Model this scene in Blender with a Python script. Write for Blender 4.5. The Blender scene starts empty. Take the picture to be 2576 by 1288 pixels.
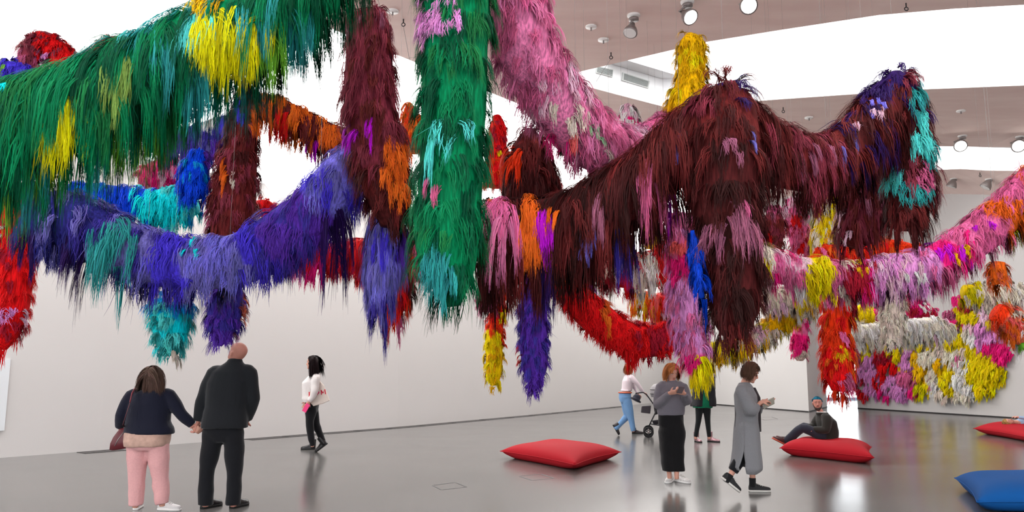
import bpy, bmesh, math, random
import numpy as np
from mathutils import Vector, Matrix
from mathutils.geometry import tessellate_polygon

# ------------------------------------------------------------------ camera, world, light, exposure
SC = bpy.context.scene
COL = SC.collection
F = 2000.0                       # focal length in pixels of the 2576 px wide frame
CAMZ = 1.5
TH = math.atan(278.0 / F)        # the camera looks up by about 8 degrees
cam_d = bpy.data.cameras.new('camera')
cam = bpy.data.objects.new('camera', cam_d)
COL.objects.link(cam)
cam.location = (0, 0, CAMZ)
cam.rotation_euler = (math.pi / 2 + TH, 0, 0)
cam_d.sensor_width = 36.0
cam_d.lens = 36.0 * F / 2576.0
cam_d.clip_end = 200
cam_d.dof.use_dof = True
cam_d.dof.focus_distance = 8.5
cam_d.dof.aperture_fstop = 4.0
SC.camera = cam

world = bpy.data.worlds.new('world')
SC.world = world
world.use_nodes = True
wbg = world.node_tree.nodes['Background']
wbg.inputs['Color'].default_value = (0.94, 0.97, 1.0, 1)
wbg.inputs['Strength'].default_value = 3.3

SKY_E = 4.6                      # glow of the frosted skylight glazing
SC.view_settings.view_transform = 'Standard'
SC.view_settings.look = 'None'
SC.view_settings.gamma = 1.0
SC.view_settings.use_curve_mapping = False
SC.view_settings.exposure = 0.0
SC.cycles.use_denoising = True
SC.cycles.use_adaptive_sampling = True
SC.cycles.adaptive_threshold = 0.12
SC.cycles.adaptive_min_samples = 16
SC.cycles.max_bounces = 6
SC.cycles.diffuse_bounces = 3
SC.cycles.glossy_bounces = 2
SC.cycles.transmission_bounces = 4
SC.cycles.sample_clamp_indirect = 8.0

# ------------------------------------------------------------------ helpers
rng = np.random.default_rng(11)
CT, ST = math.cos(TH), math.sin(TH)
CAM = np.array([0, 0, CAMZ])
FWD = np.array([0, CT, ST])


def ray(px, py):
    a = (px - 1288.0) / F
    b = (644.0 - py) / F
    return np.array([a, CT - b * ST, ST + b * CT])


def at(px, py, Y):
    """the point seen at a pixel, Y metres ahead of the camera"""
    d = ray(px, py)
    return CAM + d * (Y / d[1])


def ground(px, py, z=0.0):
    d = ray(px, py)
    return CAM + d * ((z - CAMZ) / d[2])


def zceil(x):
    return 7.4 - 0.16 * max(0.0, x - 12.5) ** 2


def on_ceiling(px, py):
    d = ray(px, py)
    z = 7.4
    for _ in range(25):
        p = CAM + d * ((z - CAMZ) / d[2])
        z = 0.5 * z + 0.5 * zceil(p[0])
    return p


def on_plane(px, py, p0, n):
    d = ray(px, py)
    t = np.dot(np.asarray(p0) - CAM, n) / np.dot(d, n)
    return CAM + d * t


def project(p):
    q = np.asarray(p) - CAM
    zc = q @ FWD
    up = np.array([0, -ST, CT])
    return 1288 + F * q[..., 0] / zc, 644 - F * (q @ up) / zc


def srgb(r, g, b):
    out = []
    for c in (r, g, b):
        c = c / 255.0
        out.append(c / 12.92 if c <= 0.04045 else ((c + 0.055) / 1.055) ** 2.4)
    return tuple(out)


def tag(o, label=None, cat=None, group=None, kind=None):
    if label: o['label'] = label
    if cat: o['category'] = cat
    if group: o['group'] = group
    if kind: o['kind'] = kind
    return o


def empty(name, loc=(0, 0, 0), rz=0.0):
    o = bpy.data.objects.new(name, None)
    o.location = loc
    o.rotation_euler = (0, 0, rz)
    o.empty_display_size = 0.1
    COL.objects.link(o)
    return o


def link(name, me, mat=None, parent=None, smooth=False):
    o = bpy.data.objects.new(name, me)
    COL.objects.link(o)
    if mat is not None and not me.materials:
        me.materials.append(mat)
    if smooth and len(me.polygons):
        me.polygons.foreach_set('use_smooth', np.ones(len(me.polygons), bool))
    if parent is not None:
        o.parent = parent
    return o


class MB:
    """collects vertices and faces of one mesh"""

    def __init__(self):
        self.v, self.f = [], []

    def add(self, vs, fs):
        k = len(self.v)
        self.v += [tuple(map(float, p)) for p in vs]
        self.f += [tuple(i + k for i in f) for f in fs]
        return self

    def box(self, c, s, rz=0.0, M=None):
        hx, hy, hz = s[0] / 2, s[1] / 2, s[2] / 2
        vs = [Vector((x, y, z)) for z in (-hz, hz) for x, y in ((-hx, -hy), (hx, -hy), (hx, hy), (-hx, hy))]
        R = Matrix.Rotation(rz, 3, 'Z') if M is None else M
        vs = [R @ p + Vector(c) for p in vs]
        return self.add(vs, [(3, 2, 1, 0), (4, 5, 6, 7), (0, 1, 5, 4), (1, 2, 6, 5), (2, 3, 7, 6), (3, 0, 4, 7)])

    def loft(self, rings, cap=True):
        n = len(rings[0])
        vs = [p for r in rings for p in r]
        fs = []
        for i in range(len(rings) - 1):
            for j in range(n):
                a, b = i * n + j, i * n + (j + 1) % n
                fs.append((a, b, b + n, a + n))
        if cap:
            fs.append(tuple(range(n - 1, -1, -1)))
            fs.append(tuple(range((len(rings) - 1) * n, len(rings) * n)))
        return self.add(vs, fs)

    def tube(self, pts, rad, n=10, flat=None, cap=True, up=(0.013, 0.021, 1)):
        """round (or flattened) tube along points; rad a number or list; flat: (axis, factor)"""
        pts = [Vector(p) for p in pts]
        if not hasattr(rad, '__len__'):
            rad = [rad] * len(pts)
        rings = []
        e1 = None
        for i, p in enumerate(pts):
            t = (pts[min(i + 1, len(pts) - 1)] - pts[max(i - 1, 0)]).normalized()
            if e1 is None:
                u = Vector(up)
                if abs(u.normalized().dot(t)) > 0.95:
                    u = Vector((1, 0.05, 0))
                e1 = (u - t * u.dot(t)).normalized()
            else:
                e1 = (e1 - t * e1.dot(t)).normalized()
            e2 = t.cross(e1)
            r = rad[i]
            ra, rb = (r, r) if not hasattr(r, '__len__') else r
            rings.append([p + e1 * (ra * math.cos(2 * math.pi * k / n)) + e2 * (rb * math.sin(2 * math.pi * k / n)) for k in range(n)])
        return self.loft(rings, cap)

    def disc_cyl(self, c, axis, r, h, n=20):
        axis = Vector(axis).normalized()
        c = Vector(c)
        return self.tube([c - axis * h / 2, c + axis * h / 2], r, n)

    def ball(self, c, r, n=12, m=8, M=None):
        r = (r, r, r) if not hasattr(r, '__len__') else r
        rings = []
        for i in range(m + 1):
            a = -math.pi / 2 + math.pi * (i + 0.02 * (i == 0) - 0.02 * (i == m)) / m
            rg = []
            for k in range(n):
                b = 2 * math.pi * k / n
                p = Vector((r[0] * math.cos(a) * math.cos(b), r[1] * math.cos(a) * math.sin(b), r[2] * math.sin(a)))
                if M is not None: p = M @ p
                rg.append(p + Vector(c))
            rings.append(rg)
        return self.loft(rings)

    def mesh(self, name):
        me = bpy.data.meshes.new(name)
        me.from_pydata(self.v, [], self.f)
        me.update()
        return me

    def build(self, name, mat=None, parent=None, smooth=False, origin=None):
        if origin is not None:
            ox = tuple(origin)
            self.v = [(a - ox[0], b - ox[1], c - ox[2]) for a, b, c in self.v]
        return link(name, self.mesh(name), mat, parent, smooth)


# ------------------------------------------------------------------ materials
def new_mat(name):
    m = bpy.data.materials.new(name)
    m.use_nodes = True
    return m, m.node_tree, m.node_tree.nodes['Principled BSDF']


def plain(name, col, rough=0.6, metal=0.0, spec=0.4, noise=0.0, scale=20.0, bump=0.0, sheen=0.0):
    m, nt, b = new_mat(name)
    b.inputs['Roughness'].default_value = rough
    b.inputs['Metallic'].default_value = metal
    b.inputs['Specular IOR Level'].default_value = spec
    if sheen: b.inputs['Sheen Weight'].default_value = sheen
    c = (*col, 1)
    b.inputs['Base Color'].default_value = c
    if noise or bump:
        tc = nt.nodes.new('ShaderNodeTexCoord')
        nz = nt.nodes.new('ShaderNodeTexNoise')
        nz.inputs['Scale'].default_value = scale
        nz.inputs['Detail'].default_value = 5
        nt.links.new(tc.outputs['Object'], nz.inputs['Vector'])
        if noise:
            mx = nt.nodes.new('ShaderNodeMix')
            mx.data_type = 'RGBA'
            mx.inputs[6].default_value = tuple(x * (1 - noise) for x in col) + (1,)
            mx.inputs[7].default_value = tuple(min(1, x * (1 + noise)) for x in col) + (1,)
            nt.links.new(nz.outputs['Fac'], mx.inputs[0])
            nt.links.new(mx.outputs[2], b.inputs['Base Color'])
        if bump:
            bp = nt.nodes.new('ShaderNodeBump')
            bp.inputs['Strength'].default_value = bump
            bp.inputs['Distance'].default_value = 0.02
            nt.links.new(nz.outputs['Fac'], bp.inputs['Height'])
            nt.links.new(bp.outputs['Normal'], b.inputs['Normal'])
    return m


def emit(name, col, strength):
    m, nt, b = new_mat(name)
    b.inputs['Base Color'].default_value = (0.8, 0.8, 0.8, 1)
    b.inputs['Emission Color'].default_value = (*col, 1)
    b.inputs['Emission Strength'].default_value = strength
    return m


def streaky(name, c1, c2, rough, scale, spec=0.4, bump=0.0, rough2=None, coat=0.0):
    """two tones through stretched noise: trowelled plaster, polished concrete"""
    m, nt, b = new_mat(name)
    b.inputs['Specular IOR Level'].default_value = spec
    tc = nt.nodes.new('ShaderNodeTexCoord')
    mp = nt.nodes.new('ShaderNodeMapping')
    mp.inputs['Scale'].default_value = scale
    nz = nt.nodes.new('ShaderNodeTexNoise')
    nz.inputs['Scale'].default_value = 1.0
    nz.inputs['Detail'].default_value = 7
    nz.inputs['Distortion'].default_value = 0.35
    cr = nt.nodes.new('ShaderNodeValToRGB')
    cr.color_ramp.elements[0].position = 0.3
    cr.color_ramp.elements[0].color = (*c1, 1)
    cr.color_ramp.elements[1].position = 0.72
    cr.color_ramp.elements[1].color = (*c2, 1)
    nt.links.new(tc.outputs['Object'], mp.inputs['Vector'])
    nt.links.new(mp.outputs['Vector'], nz.inputs['Vector'])
    nt.links.new(nz.outputs['Fac'], cr.inputs['Fac'])
    nt.links.new(cr.outputs['Color'], b.inputs['Base Color'])
    b.inputs['Roughness'].default_value = rough
    if rough2 is not None:
        mr = nt.nodes.new('ShaderNodeMapRange')
        mr.inputs['To Min'].default_value = rough
        mr.inputs['To Max'].default_value = rough2
        nt.links.new(nz.outputs['Fac'], mr.inputs['Value'])
        nt.links.new(mr.outputs['Result'], b.inputs['Roughness'])
    if coat:
        b.inputs['Coat Weight'].default_value = coat
        b.inputs['Coat Roughness'].default_value = 0.12
    if bump:
        bp = nt.nodes.new('ShaderNodeBump')
        bp.inputs['Strength'].default_value = bump
        bp.inputs['Distance'].default_value = 0.02
        nt.links.new(nz.outputs['Fac'], bp.inputs['Height'])
        nt.links.new(bp.outputs['Normal'], b.inputs['Normal'])
    return m


def hair_material():
    """synthetic hair: tint per lock, fine fibres across every strand band, soft light through it"""
    m = bpy.data.materials.new('synthetic_hair')
    m.use_nodes = True
    nt = m.node_tree
    N = nt.nodes.new
    b = nt.nodes['Principled BSDF']
    tint = N('ShaderNodeAttribute'); tint.attribute_name = 'tint'
    fib = N('ShaderNodeAttribute'); fib.attribute_name = 'fibre'
    nrm_ = N('ShaderNodeAttribute'); nrm_.attribute_name = 'lie'
    mp = N('ShaderNodeMapping'); mp.inputs['Scale'].default_value = (3.2, 1.1, 61.0)
    nz = N('ShaderNodeTexNoise'); nz.inputs['Scale'].default_value = 1.0; nz.inputs['Detail'].default_value = 1.5
    nt.links.new(fib.outputs['Vector'], mp.inputs['Vector']); nt.links.new(mp.outputs['Vector'], nz.inputs['Vector'])
    mr = N('ShaderNodeMapRange'); mr.inputs['From Min'].default_value = 0.3; mr.inputs['From Max'].default_value = 0.7; mr.inputs['To Min'].default_value = 0.72; mr.inputs['To Max'].default_value = 1.25
    nt.links.new(nz.outputs['Fac'], mr.inputs['Value'])
    mu = N('ShaderNodeVectorMath'); mu.operation = 'SCALE'
    nt.links.new(tint.outputs['Color'], mu.inputs[0]); nt.links.new(mr.outputs['Result'], mu.inputs['Scale'])
    b.inputs['Roughness'].default_value = 0.55
    b.inputs['Specular IOR Level'].default_value = 0.12
    nt.links.new(mu.outputs[0], b.inputs['Base Color'])
    nt.links.new(nrm_.outputs['Vector'], b.inputs['Normal'])
    tr = N('ShaderNodeBsdfTranslucent')
    nt.links.new(mu.outputs[0], tr.inputs['Color'])
    mx = N('ShaderNodeMixShader'); mx.inputs['Fac'].default_value = 0.2
    nt.links.new(b.outputs[0], mx.inputs[1]); nt.links.new(tr.outputs[0], mx.inputs[2])
    nt.links.new(mx.outputs[0], nt.nodes['Material Output'].inputs['Surface'])
    return m


def core_material():
    m, nt, b = new_mat('hair_backing')
    a = nt.nodes.new('ShaderNodeAttribute'); a.attribute_name = 'tint'
    nz = nt.nodes.new('ShaderNodeTexNoise'); nz.inputs['Scale'].default_value = 60; nz.inputs['Detail'].default_value = 4
    tc = nt.nodes.new('ShaderNodeTexCoord'); mp = nt.nodes.new('ShaderNodeMapping'); mp.inputs['Scale'].default_value = (1, 1, 0.15)
    nt.links.new(tc.outputs['Object'], mp.inputs['Vector']); nt.links.new(mp.outputs['Vector'], nz.inputs['Vector'])
    mr = nt.nodes.new('ShaderNodeMapRange'); mr.inputs['From Min'].default_value = 0.35; mr.inputs['From Max'].default_value = 0.65; mr.inputs['To Min'].default_value = 0.5; mr.inputs['To Max'].default_value = 1.2
    nt.links.new(nz.outputs['Fac'], mr.inputs['Value'])
    mu = nt.nodes.new('ShaderNodeVectorMath'); mu.operation = 'SCALE'
    nt.links.new(a.outputs['Color'], mu.inputs[0]); nt.links.new(mr.outputs['Result'], mu.inputs['Scale'])
    nt.links.new(mu.outputs[0], b.inputs['Base Color'])
    b.inputs['Roughness'].default_value = 0.8; b.inputs['Specular IOR Level'].default_value = 0.1
    return m


M_WALL = plain('white_wall_paint', (0.63, 0.608, 0.595), 0.85, spec=0.2, noise=0.015, scale=1.3)
M_CEIL = streaky('plaster_bounce_pink', (0.86, 0.675, 0.625), (0.94, 0.775, 0.72), 0.8, (0.8, 2.6, 1), 0.2, bump=0.05)  # the pink is light bounced off the hair, put into the plaster colour
M_FLOOR = streaky('polished_concrete', (0.10, 0.096, 0.092), (0.13, 0.124, 0.119), 0.13, (0.5, 0.75, 1), 0.5, rough2=0.22)
M_WELL = plain('skylight_white', (0.88, 0.89, 0.9), 0.8, spec=0.2)
M_GLAZE = emit('frosted_glazing', (1.0, 0.985, 0.97), SKY_E)
M_DARK = plain('dark_metal', srgb(70, 68, 68), 0.45, 0.6)
M_GRILLE = plain('floor_grille_metal', srgb(105, 102, 102), 0.4, 0.5)
M_STEEL = plain('lamp_grey', srgb(140, 132, 130), 0.35, 0.4)
M_LAMP = emit('lamp_glass', (1, 0.96, 0.9), 9.0)
M_WIRE = plain('wire_steel', srgb(150, 148, 146), 0.4, 0.7)
M_BLACK = plain('black_skirting', srgb(40, 38, 38), 0.6)
M_HAIR = hair_material()
M_CORE = core_material()

# ------------------------------------------------------------------ the room
lw_px = [(0, 1152), (250, 1133), (500, 1113), (750, 1093.5), (1000, 1074), (1320, 1045), (1640, 1014), (1690, 1009.5)]
LW = [ground(*p)[:2] for p in lw_px]
d0 = (LW[0] - LW[1]) / np.linalg.norm(LW[0] - LW[1])
LW = [LW[0] + d0 * 25.0, LW[0] + d0 * 10.0] + LW          # goes on behind the camera
WL_TOP = 5.5
ZC = 7.4
# wall_left: vertical, full height at the near end, then cut at 5.5 m under the sloped glazing
nrm = []
for i in range(len(LW)):
    t = LW[min(i + 1, len(LW) - 1)] - LW[max(i - 1, 0)]
    t = t / np.linalg.norm(t)
    nrm.append(np.array([t[1], -t[0]]))                    # into the room
mb = MB()
cutp = LW[3] * 0.75 + LW[4] * 0.25
OFF = 4.2
prof = [(LW[0], ZC), (LW[1], ZC), (LW[2], ZC), (LW[3], ZC), (cutp, ZC)]
prof2 = [(cutp, WL_TOP)] + [(p, WL_TOP) for p in LW[4:]]
for pr in (prof, prof2):
    for (a, za), (b, zb) in zip(pr[:-1], pr[1:]):
        mb.add([(a[0], a[1], 0), (b[0], b[1], 0), (b[0], b[1], zb), (a[0], a[1], za)], [(0, 1, 2, 3)])
gfl = [LW[i] + nrm[i] * OFF for i in range(0, 4)] + [cutp + nrm[3] * OFF]
gin = [cutp + nrm[3] * OFF] + [LW[i] + nrm[i] * OFF for i in range(4, len(LW))]
mb.add([(cutp[0], cutp[1], WL_TOP), (cutp[0], cutp[1], ZC), (gin[0][0], gin[0][1], ZC)], [(0, 1, 2)])
wall_left = mb.build('wall_left', M_WALL); tag(wall_left, 'long curved white gallery wall', 'wall', kind='structure')
# frosted glazing along the wall, pane by pane: level at the near end, sloped from there on
glz = empty('window_1', (cutp[0], cutp[1], WL_TOP))
tag(glz, 'long sloped band of frosted rooflight glazing above the white wall', 'window', kind='structure')
lo = [cutp] + LW[4:]
strip = [(LW[i] if i < 4 else cutp, LW[i + 1] if i < 3 else cutp, gfl[i + 1], gfl[i], ZC) for i in range(0, 4)]
strip += [(lo[i], lo[i + 1], gin[i + 1], gin[i], WL_TOP) for i in range(len(lo) - 1)]
for a, b, c, d, zl in strip:
    mb = MB()
    mb.add([(a[0], a[1], zl), (b[0], b[1], zl), (c[0], c[1], ZC), (d[0], d[1], ZC)], [(0, 1, 2, 3)])
    mb.build('pane', M_GLAZE, glz, origin=glz.location)

# back walls
cor = LW[-1]
B0 = ground(2035, 1037)[:2]
B1 = at(2081, 1030, 30.0)[:2]
C0 = ground(2158, 1028)[:2]
C1 = ground(2576, 1054)[:2]
dC = (C1 - C0) / np.linalg.norm(C1 - C0)
C2 = C1 + dC * 4.0
def wall_strip(name, label, pts, z0=0.0, curved=True):
    mb = MB()
    fine = []
    for a, b in zip(pts[:-1], pts[1:]):
        n = max(1, int(np.linalg.norm(b - a) / 0.4))
        fine += [a + (b - a) * k / n for k in range(n)]
    fine.append(pts[-1])
    for a, b in zip(fine[:-1], fine[1:]):
        mb.add([(a[0], a[1], z0), (b[0], b[1], z0), (b[0], b[1], zceil(b[0])), (a[0], a[1], zceil(a[0]))], [(0, 1, 2, 3)])
    o = mb.build(name, M_WALL)
    tag(o, label, 'wall', kind='structure')
    return o
wall_strip('wall_back', 'white end wall with a corner beside the bright passage', [cor, B0, B1])
wall_strip('wall_far', 'white wall that carries the furry mural', [C0, C1, C2])
wall_strip('wall_lintel', 'white wall above the bright passage opening', [B1, C0 + (C0 - C1) * 0.0], z0=3.6)
RW = [C2, np.array([C2[0] + 1.0, 10.0]), np.array([C2[0] + 1.5, -9.0])]
mb = MB()
for a, b in zip(RW[:-1], RW[1:]):
    mb.add([(a[0], a[1], 0), (b[0], b[1], 0), (b[0], b[1], zceil(a[0])), (a[0], a[1], zceil(a[0]))], [(0, 1, 2, 3)])
o = mb.build('wall_right', M_WALL); tag(o, 'white side wall beyond the cushions', 'wall', kind='structure')
# passage behind the opening
pz = 36.5
mb = MB()
q = B1 + (B1 - B0) * 0.0
E0 = np.array([at(2060, 1002, pz)[0], pz]); E1_ = np.array([C0[0] + 5.5, pz])
mb.add([(B1[0], B1[1], 0), (E0[0], E0[1], 0), (E0[0], E0[1], 3.6), (B1[0], B1[1], 3.6)], [(0, 1, 2, 3)])
mb.add([(C0[0], C0[1], 0), (E1_[0], E1_[1], 0), (E1_[0], E1_[1], 3.6), (C0[0], C0[1], 3.6)], [(3, 2, 1, 0)])
o = mb.build('wall_passage', M_WALL); tag(o, 'white walls of the short passage', 'wall', kind='structure')
mb = MB(); mb.box(((E0[0] + E1_[0]) / 2, pz, 0.06), (E1_[0] - E0[0], 0.1, 0.12)); mb.box(((E0[0] + E1_[0]) / 2, pz, 3.6), (E1_[0] - E0[0], 0.1, 0.14))
pw = mb.build('window_2', plain('blue_grey_frame', srgb(150, 170, 190), 0.4)); tag(pw, 'bright full-height window at the end of the passage', 'window', kind='structure')
mb = MB(); mb.add([(E0[0], pz, 0.12), (E1_[0], pz, 0.12), (E1_[0], pz, 3.54), (E0[0], pz, 3.54)], [(0, 1, 2, 3)])
mb.build('pane', emit('daylit_window', (0.9, 0.96, 1.0), 3.2), pw)

# black skirting along the back walls
mb = MB()
for pts in ([cor, B0, B1], [C0, C1, C2]):
    for a, b in zip(pts[:-1], pts[1:]):
        t = (b - a) / np.linalg.norm(b - a)
        n = np.array([t[1], -t[0]])
        if n[1] > 0: n = -n
        a2, b2 = a + n * 0.012, b + n * 0.012
        mb.add([(a2[0], a2[1], 0.0), (b2[0], b2[1], 0.0), (b2[0], b2[1], 0.035), (a2[0], a2[1], 0.035), (a[0], a[1], 0.035), (b[0], b[1], 0.035)], [(0, 1, 2, 3), (3, 2, 5, 4)])
o = mb.build('baseboard_back', M_BLACK); tag(o, 'thin black strip along the foot of the end walls', 'baseboard', kind='structure')

# floor
mb = MB(); mb.add([(-32, -9, 0), (24, -9, 0), (24, 36.5, 0), (-32, 36.5, 0)], [(0, 1, 2, 3)])
floor = mb.build('floor', M_FLOOR); tag(floor, 'polished grey concrete floor', 'floor', kind='structure')

# ceiling with two skylight openings and two unseen ones added overhead
e1 = [on_ceiling(*p)[:2] for p in [(1434, 186), (1600, 147), (1780, 105), (1960, 76), (2210, 38), (2400, 22), (2576, 12)]]
f1 = [on_ceiling(*p)[:2] for p in [(1440, 208), (1560, 240), (1668, 268), (1800, 262), (1960, 250), (2320, 225), (2576, 215)]]
e1.append(e1[-1] + (e1[-1] - e1[-2]) * 2.2)
f1.append(f1[-1] + (f1[-1] - f1[-2]) * 1.0)
hole1 = e1 + f1[::-1]
e2 = [on_ceiling(*p)[:2] for p in [(2120, 364), (2355, 368), (2480, 370.5), (2576, 373)]]
f2 = [on_ceiling(*p)[:2] for p in [(2120, 421), (2360, 427), (2480, 429), (2576, 431)]]
e2.append(e2[-1] + (e2[-1] - e2[-2]) * 1.5); f2.append(f2[-1] + (f2[-1] - f2[-2]) * 1.5)
hole2 = e2 + f2[::-1]
hole3 = [np.array(p) for p in ((-6.0, -2.5), (9.5, -2.5), (9.5, 1.5), (-6.0, 1.5))]        # unseen rooflight added above the camera to bring light from overhead
hole4 = [np.array(p) for p in ((-9.0, 4.6), (9.0, 4.6), (9.0, 7.4), (-9.0, 7.4))]  # unseen rooflight added so that the hair is lit from above
outer = gfl[:-1] + gin + [cor, B0, B1, C0, C1, C2, RW[1], RW[2]]
loops = [outer, hole1, hole2, hole3, hole4]
flat = [p for L in loops for p in L]
tris = tessellate_polygon([[Vector((p[0], p[1], 0)) for p in L] for L in loops])
bm = bmesh.new()
bv = [bm.verts.new((p[0], p[1], ZC)) for p in flat]
for t in tris:
    try: bm.faces.new([bv[i] for i in t])
    except ValueError: pass
for xx in np.arange(12.5, 19, 0.4):
    bmesh.ops.bisect_plane(bm, geom=bm.verts[:] + bm.edges[:] + bm.faces[:], plane_co=(xx, 0, 0), plane_no=(1, 0, 0))
for v in bm.verts: v.co.z = zceil(v.co.x)
me = bpy.data.meshes.new('ceiling'); bm.to_mesh(me); bm.free()
ceiling = link('ceiling', me, M_CEIL); tag(ceiling, 'trowelled plaster ceiling, pink light bounced off the hair put into its colour', 'ceiling', kind='structure')


def skylight(n, label, hole, zt):
    root = empty('window_%d' % n, (hole[0][0], hole[0][1], ZC)); tag(root, label, 'window', kind='structure')
    mb = MB()
    fine = []
    H = len(hole)
    for i in range(H):
        a, b = hole[i], hole[(i + 1) % H]
        m = max(1, int(np.linalg.norm(b - a) / 0.5))
        fine += [a + (b - a) * k / m for k in range(m)]
    m = len(fine)
    for i in range(m):
        a, b = fine[i], fine[(i + 1) % m]
        mb.add([(a[0], a[1], zceil(a[0])), (b[0], b[1], zceil(b[0])), (b[0], b[1], zt), (a[0], a[1], zt)], [(0, 1, 2, 3)])
    mb.build('shaft', M_WELL, root, origin=root.location)
    tr = tessellate_polygon([[Vector((p[0], p[1], 0)) for p in hole]])
    mb = MB(); mb.add([(p[0], p[1], zt) for p in hole], tr)
    mb.build('pane', M_GLAZE, root, origin=root.location)
    return root
sk = skylight(3, 'large bright rooflight with a deep white shaft', hole1, 10.0)
skylight(4, 'narrow bright rooflight strip before the far wall', hole2, 9.0)
skylight(5, 'added unseen rooflight above the camera', hole3, 8.6)
skylight(6, 'added unseen rooflight lighting the green hair from above', hole4, 8.6)

# vents and ledge on the end face of the big shaft
a, b = f1[0], f1[2]
tdir = (b - a) / np.linalg.norm(b - a)
npl = np.array([-tdir[1], tdir[0], 0.0])
if npl[0] < 0: npl = -npl
npl_cam = npl if npl[1] < 0 else -npl
p0 = np.array([a[0], a[1], ZC])
def quad_on(px4, off):
    return [on_plane(x, y, p0 + npl_cam * off, npl_cam) for x, y in px4]
M_VENT = plain('vent_grey', srgb(196, 200, 198), 0.6)
M_VENTD = plain('vent_dark', srgb(150, 156, 154), 0.6)
for px4 in ([(1501, 165), (1543, 175), (1541, 194), (1500, 183)], [(1567, 182), (1635, 204), (1631, 222), (1565, 202)]):
    qd = quad_on(px4, 0.02)
    r = empty('air_vent', tuple(sum(qd) / 4)); tag(r, 'small rectangular air vent in the rooflight shaft' if px4[0][0] < 1550 else 'long rectangular air vent in the rooflight shaft', 'vent')
    mb = MB(); back = [p - npl_cam * 0.03 for p in qd]
    mb.add(list(qd) + list(back), [(0, 1, 2, 3), (0, 4, 5, 1), (1, 5, 6, 2), (2, 6, 7, 3), (3, 7, 4, 0)]); mb.build('frame', M_VENT, r, origin=r.location)
    c = sum(qd) / 4
    for k in range(6):
        u0, u1 = 0.12 + k * 0.13, 0.12 + k * 0.13 + 0.08
        L0, R0 = qd[0] * (1 - u0) + qd[3] * u0, qd[1] * (1 - u0) + qd[2] * u0
        L1, R1 = qd[0] * (1 - u1) + qd[3] * u1, qd[1] * (1 - u1) + qd[2] * u1
        i_ = 0.05
        q4 = [L0 * (1 - i_) + R0 * i_, R0 * (1 - i_) + L0 * i_, R1 * (1 - i_) + L1 * i_, L1 * (1 - i_) + R1 * i_]
        mb = MB(); mb.add([p + npl_cam * 0.012 for p in q4] + [p + npl_cam * 0.001 for p in q4], [(0, 1, 2, 3), (0, 4, 5, 1), (1, 5, 6, 2), (2, 6, 7, 3), (3, 7, 4, 0)])
        mb.build('slat', M_VENTD, r, origin=r.location)
# ledge beam along that face and a slim rail along the near edge
l0, l1 = on_plane(1528, 158, p0 + npl_cam * 0.02, npl_cam), on_plane(1700, 208, p0 + npl_cam * 0.02, npl_cam)
mb = MB()
h = np.array([0, 0, 0.16])
w_ = npl_cam * 0.35
mb.add([l0, l1, l1 + h, l0 + h, l0 + w_, l1 + w_, l1 + w_ + h, l0 + w_ + h], [(0, 1, 5, 4), (4, 5, 6, 7), (3, 2, 6, 7), (0, 4, 7, 3), (1, 5, 6, 2)])
o = mb.build('trim_1', M_WELL); tag(o, 'white ledge inside the rooflight shaft', 'trim', kind='structure')
rail = [on_ceiling(*p) for p in [(1770, 133), (1870, 112), (1990, 90), (2180, 50)]]
mb = MB(); mb.tube([p + np.array([0, 0.1, 0.5]) for p in rail], 0.035, 8)
o = mb.build('trim_2', plain('blind_rail', srgb(205, 203, 200), 0.5)); tag(o, 'slim grey blind rail inside the rooflight', 'trim', kind='structure')

# white panel on the near end of the long wall
def wall_pt(px, py, i0, i1, off):
    t = LW[i1] - LW[i0]; t /= np.linalg.norm(t)
    n = np.array([t[1], -t[0], 0.0])
    return on_plane(px, py, np.array([LW[i0][0], LW[i0][1], 0]) + n * off, n), n
qa = [wall_pt(x, y, 1, 2, 0.03)[0] for x, y in [(-130, 905), (27, 905), (11, 1083), (-138, 1098)]]
nn = wall_pt(0, 1000, 1, 2, 0)[1]
mb = MB(); mb.add(list(qa) + [p - nn * 0.03 for p in qa], [(0, 1, 2, 3), (0, 4, 5, 1), (1, 5, 6, 2), (2, 6, 7, 3), (3, 7, 4, 0)])
o = mb.build('text_panel', plain('panel_white', (0.74, 0.77, 0.8), 0.5)); tag(o, 'plain pale panel on the white wall under the red and lilac hair', 'panel')

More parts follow.
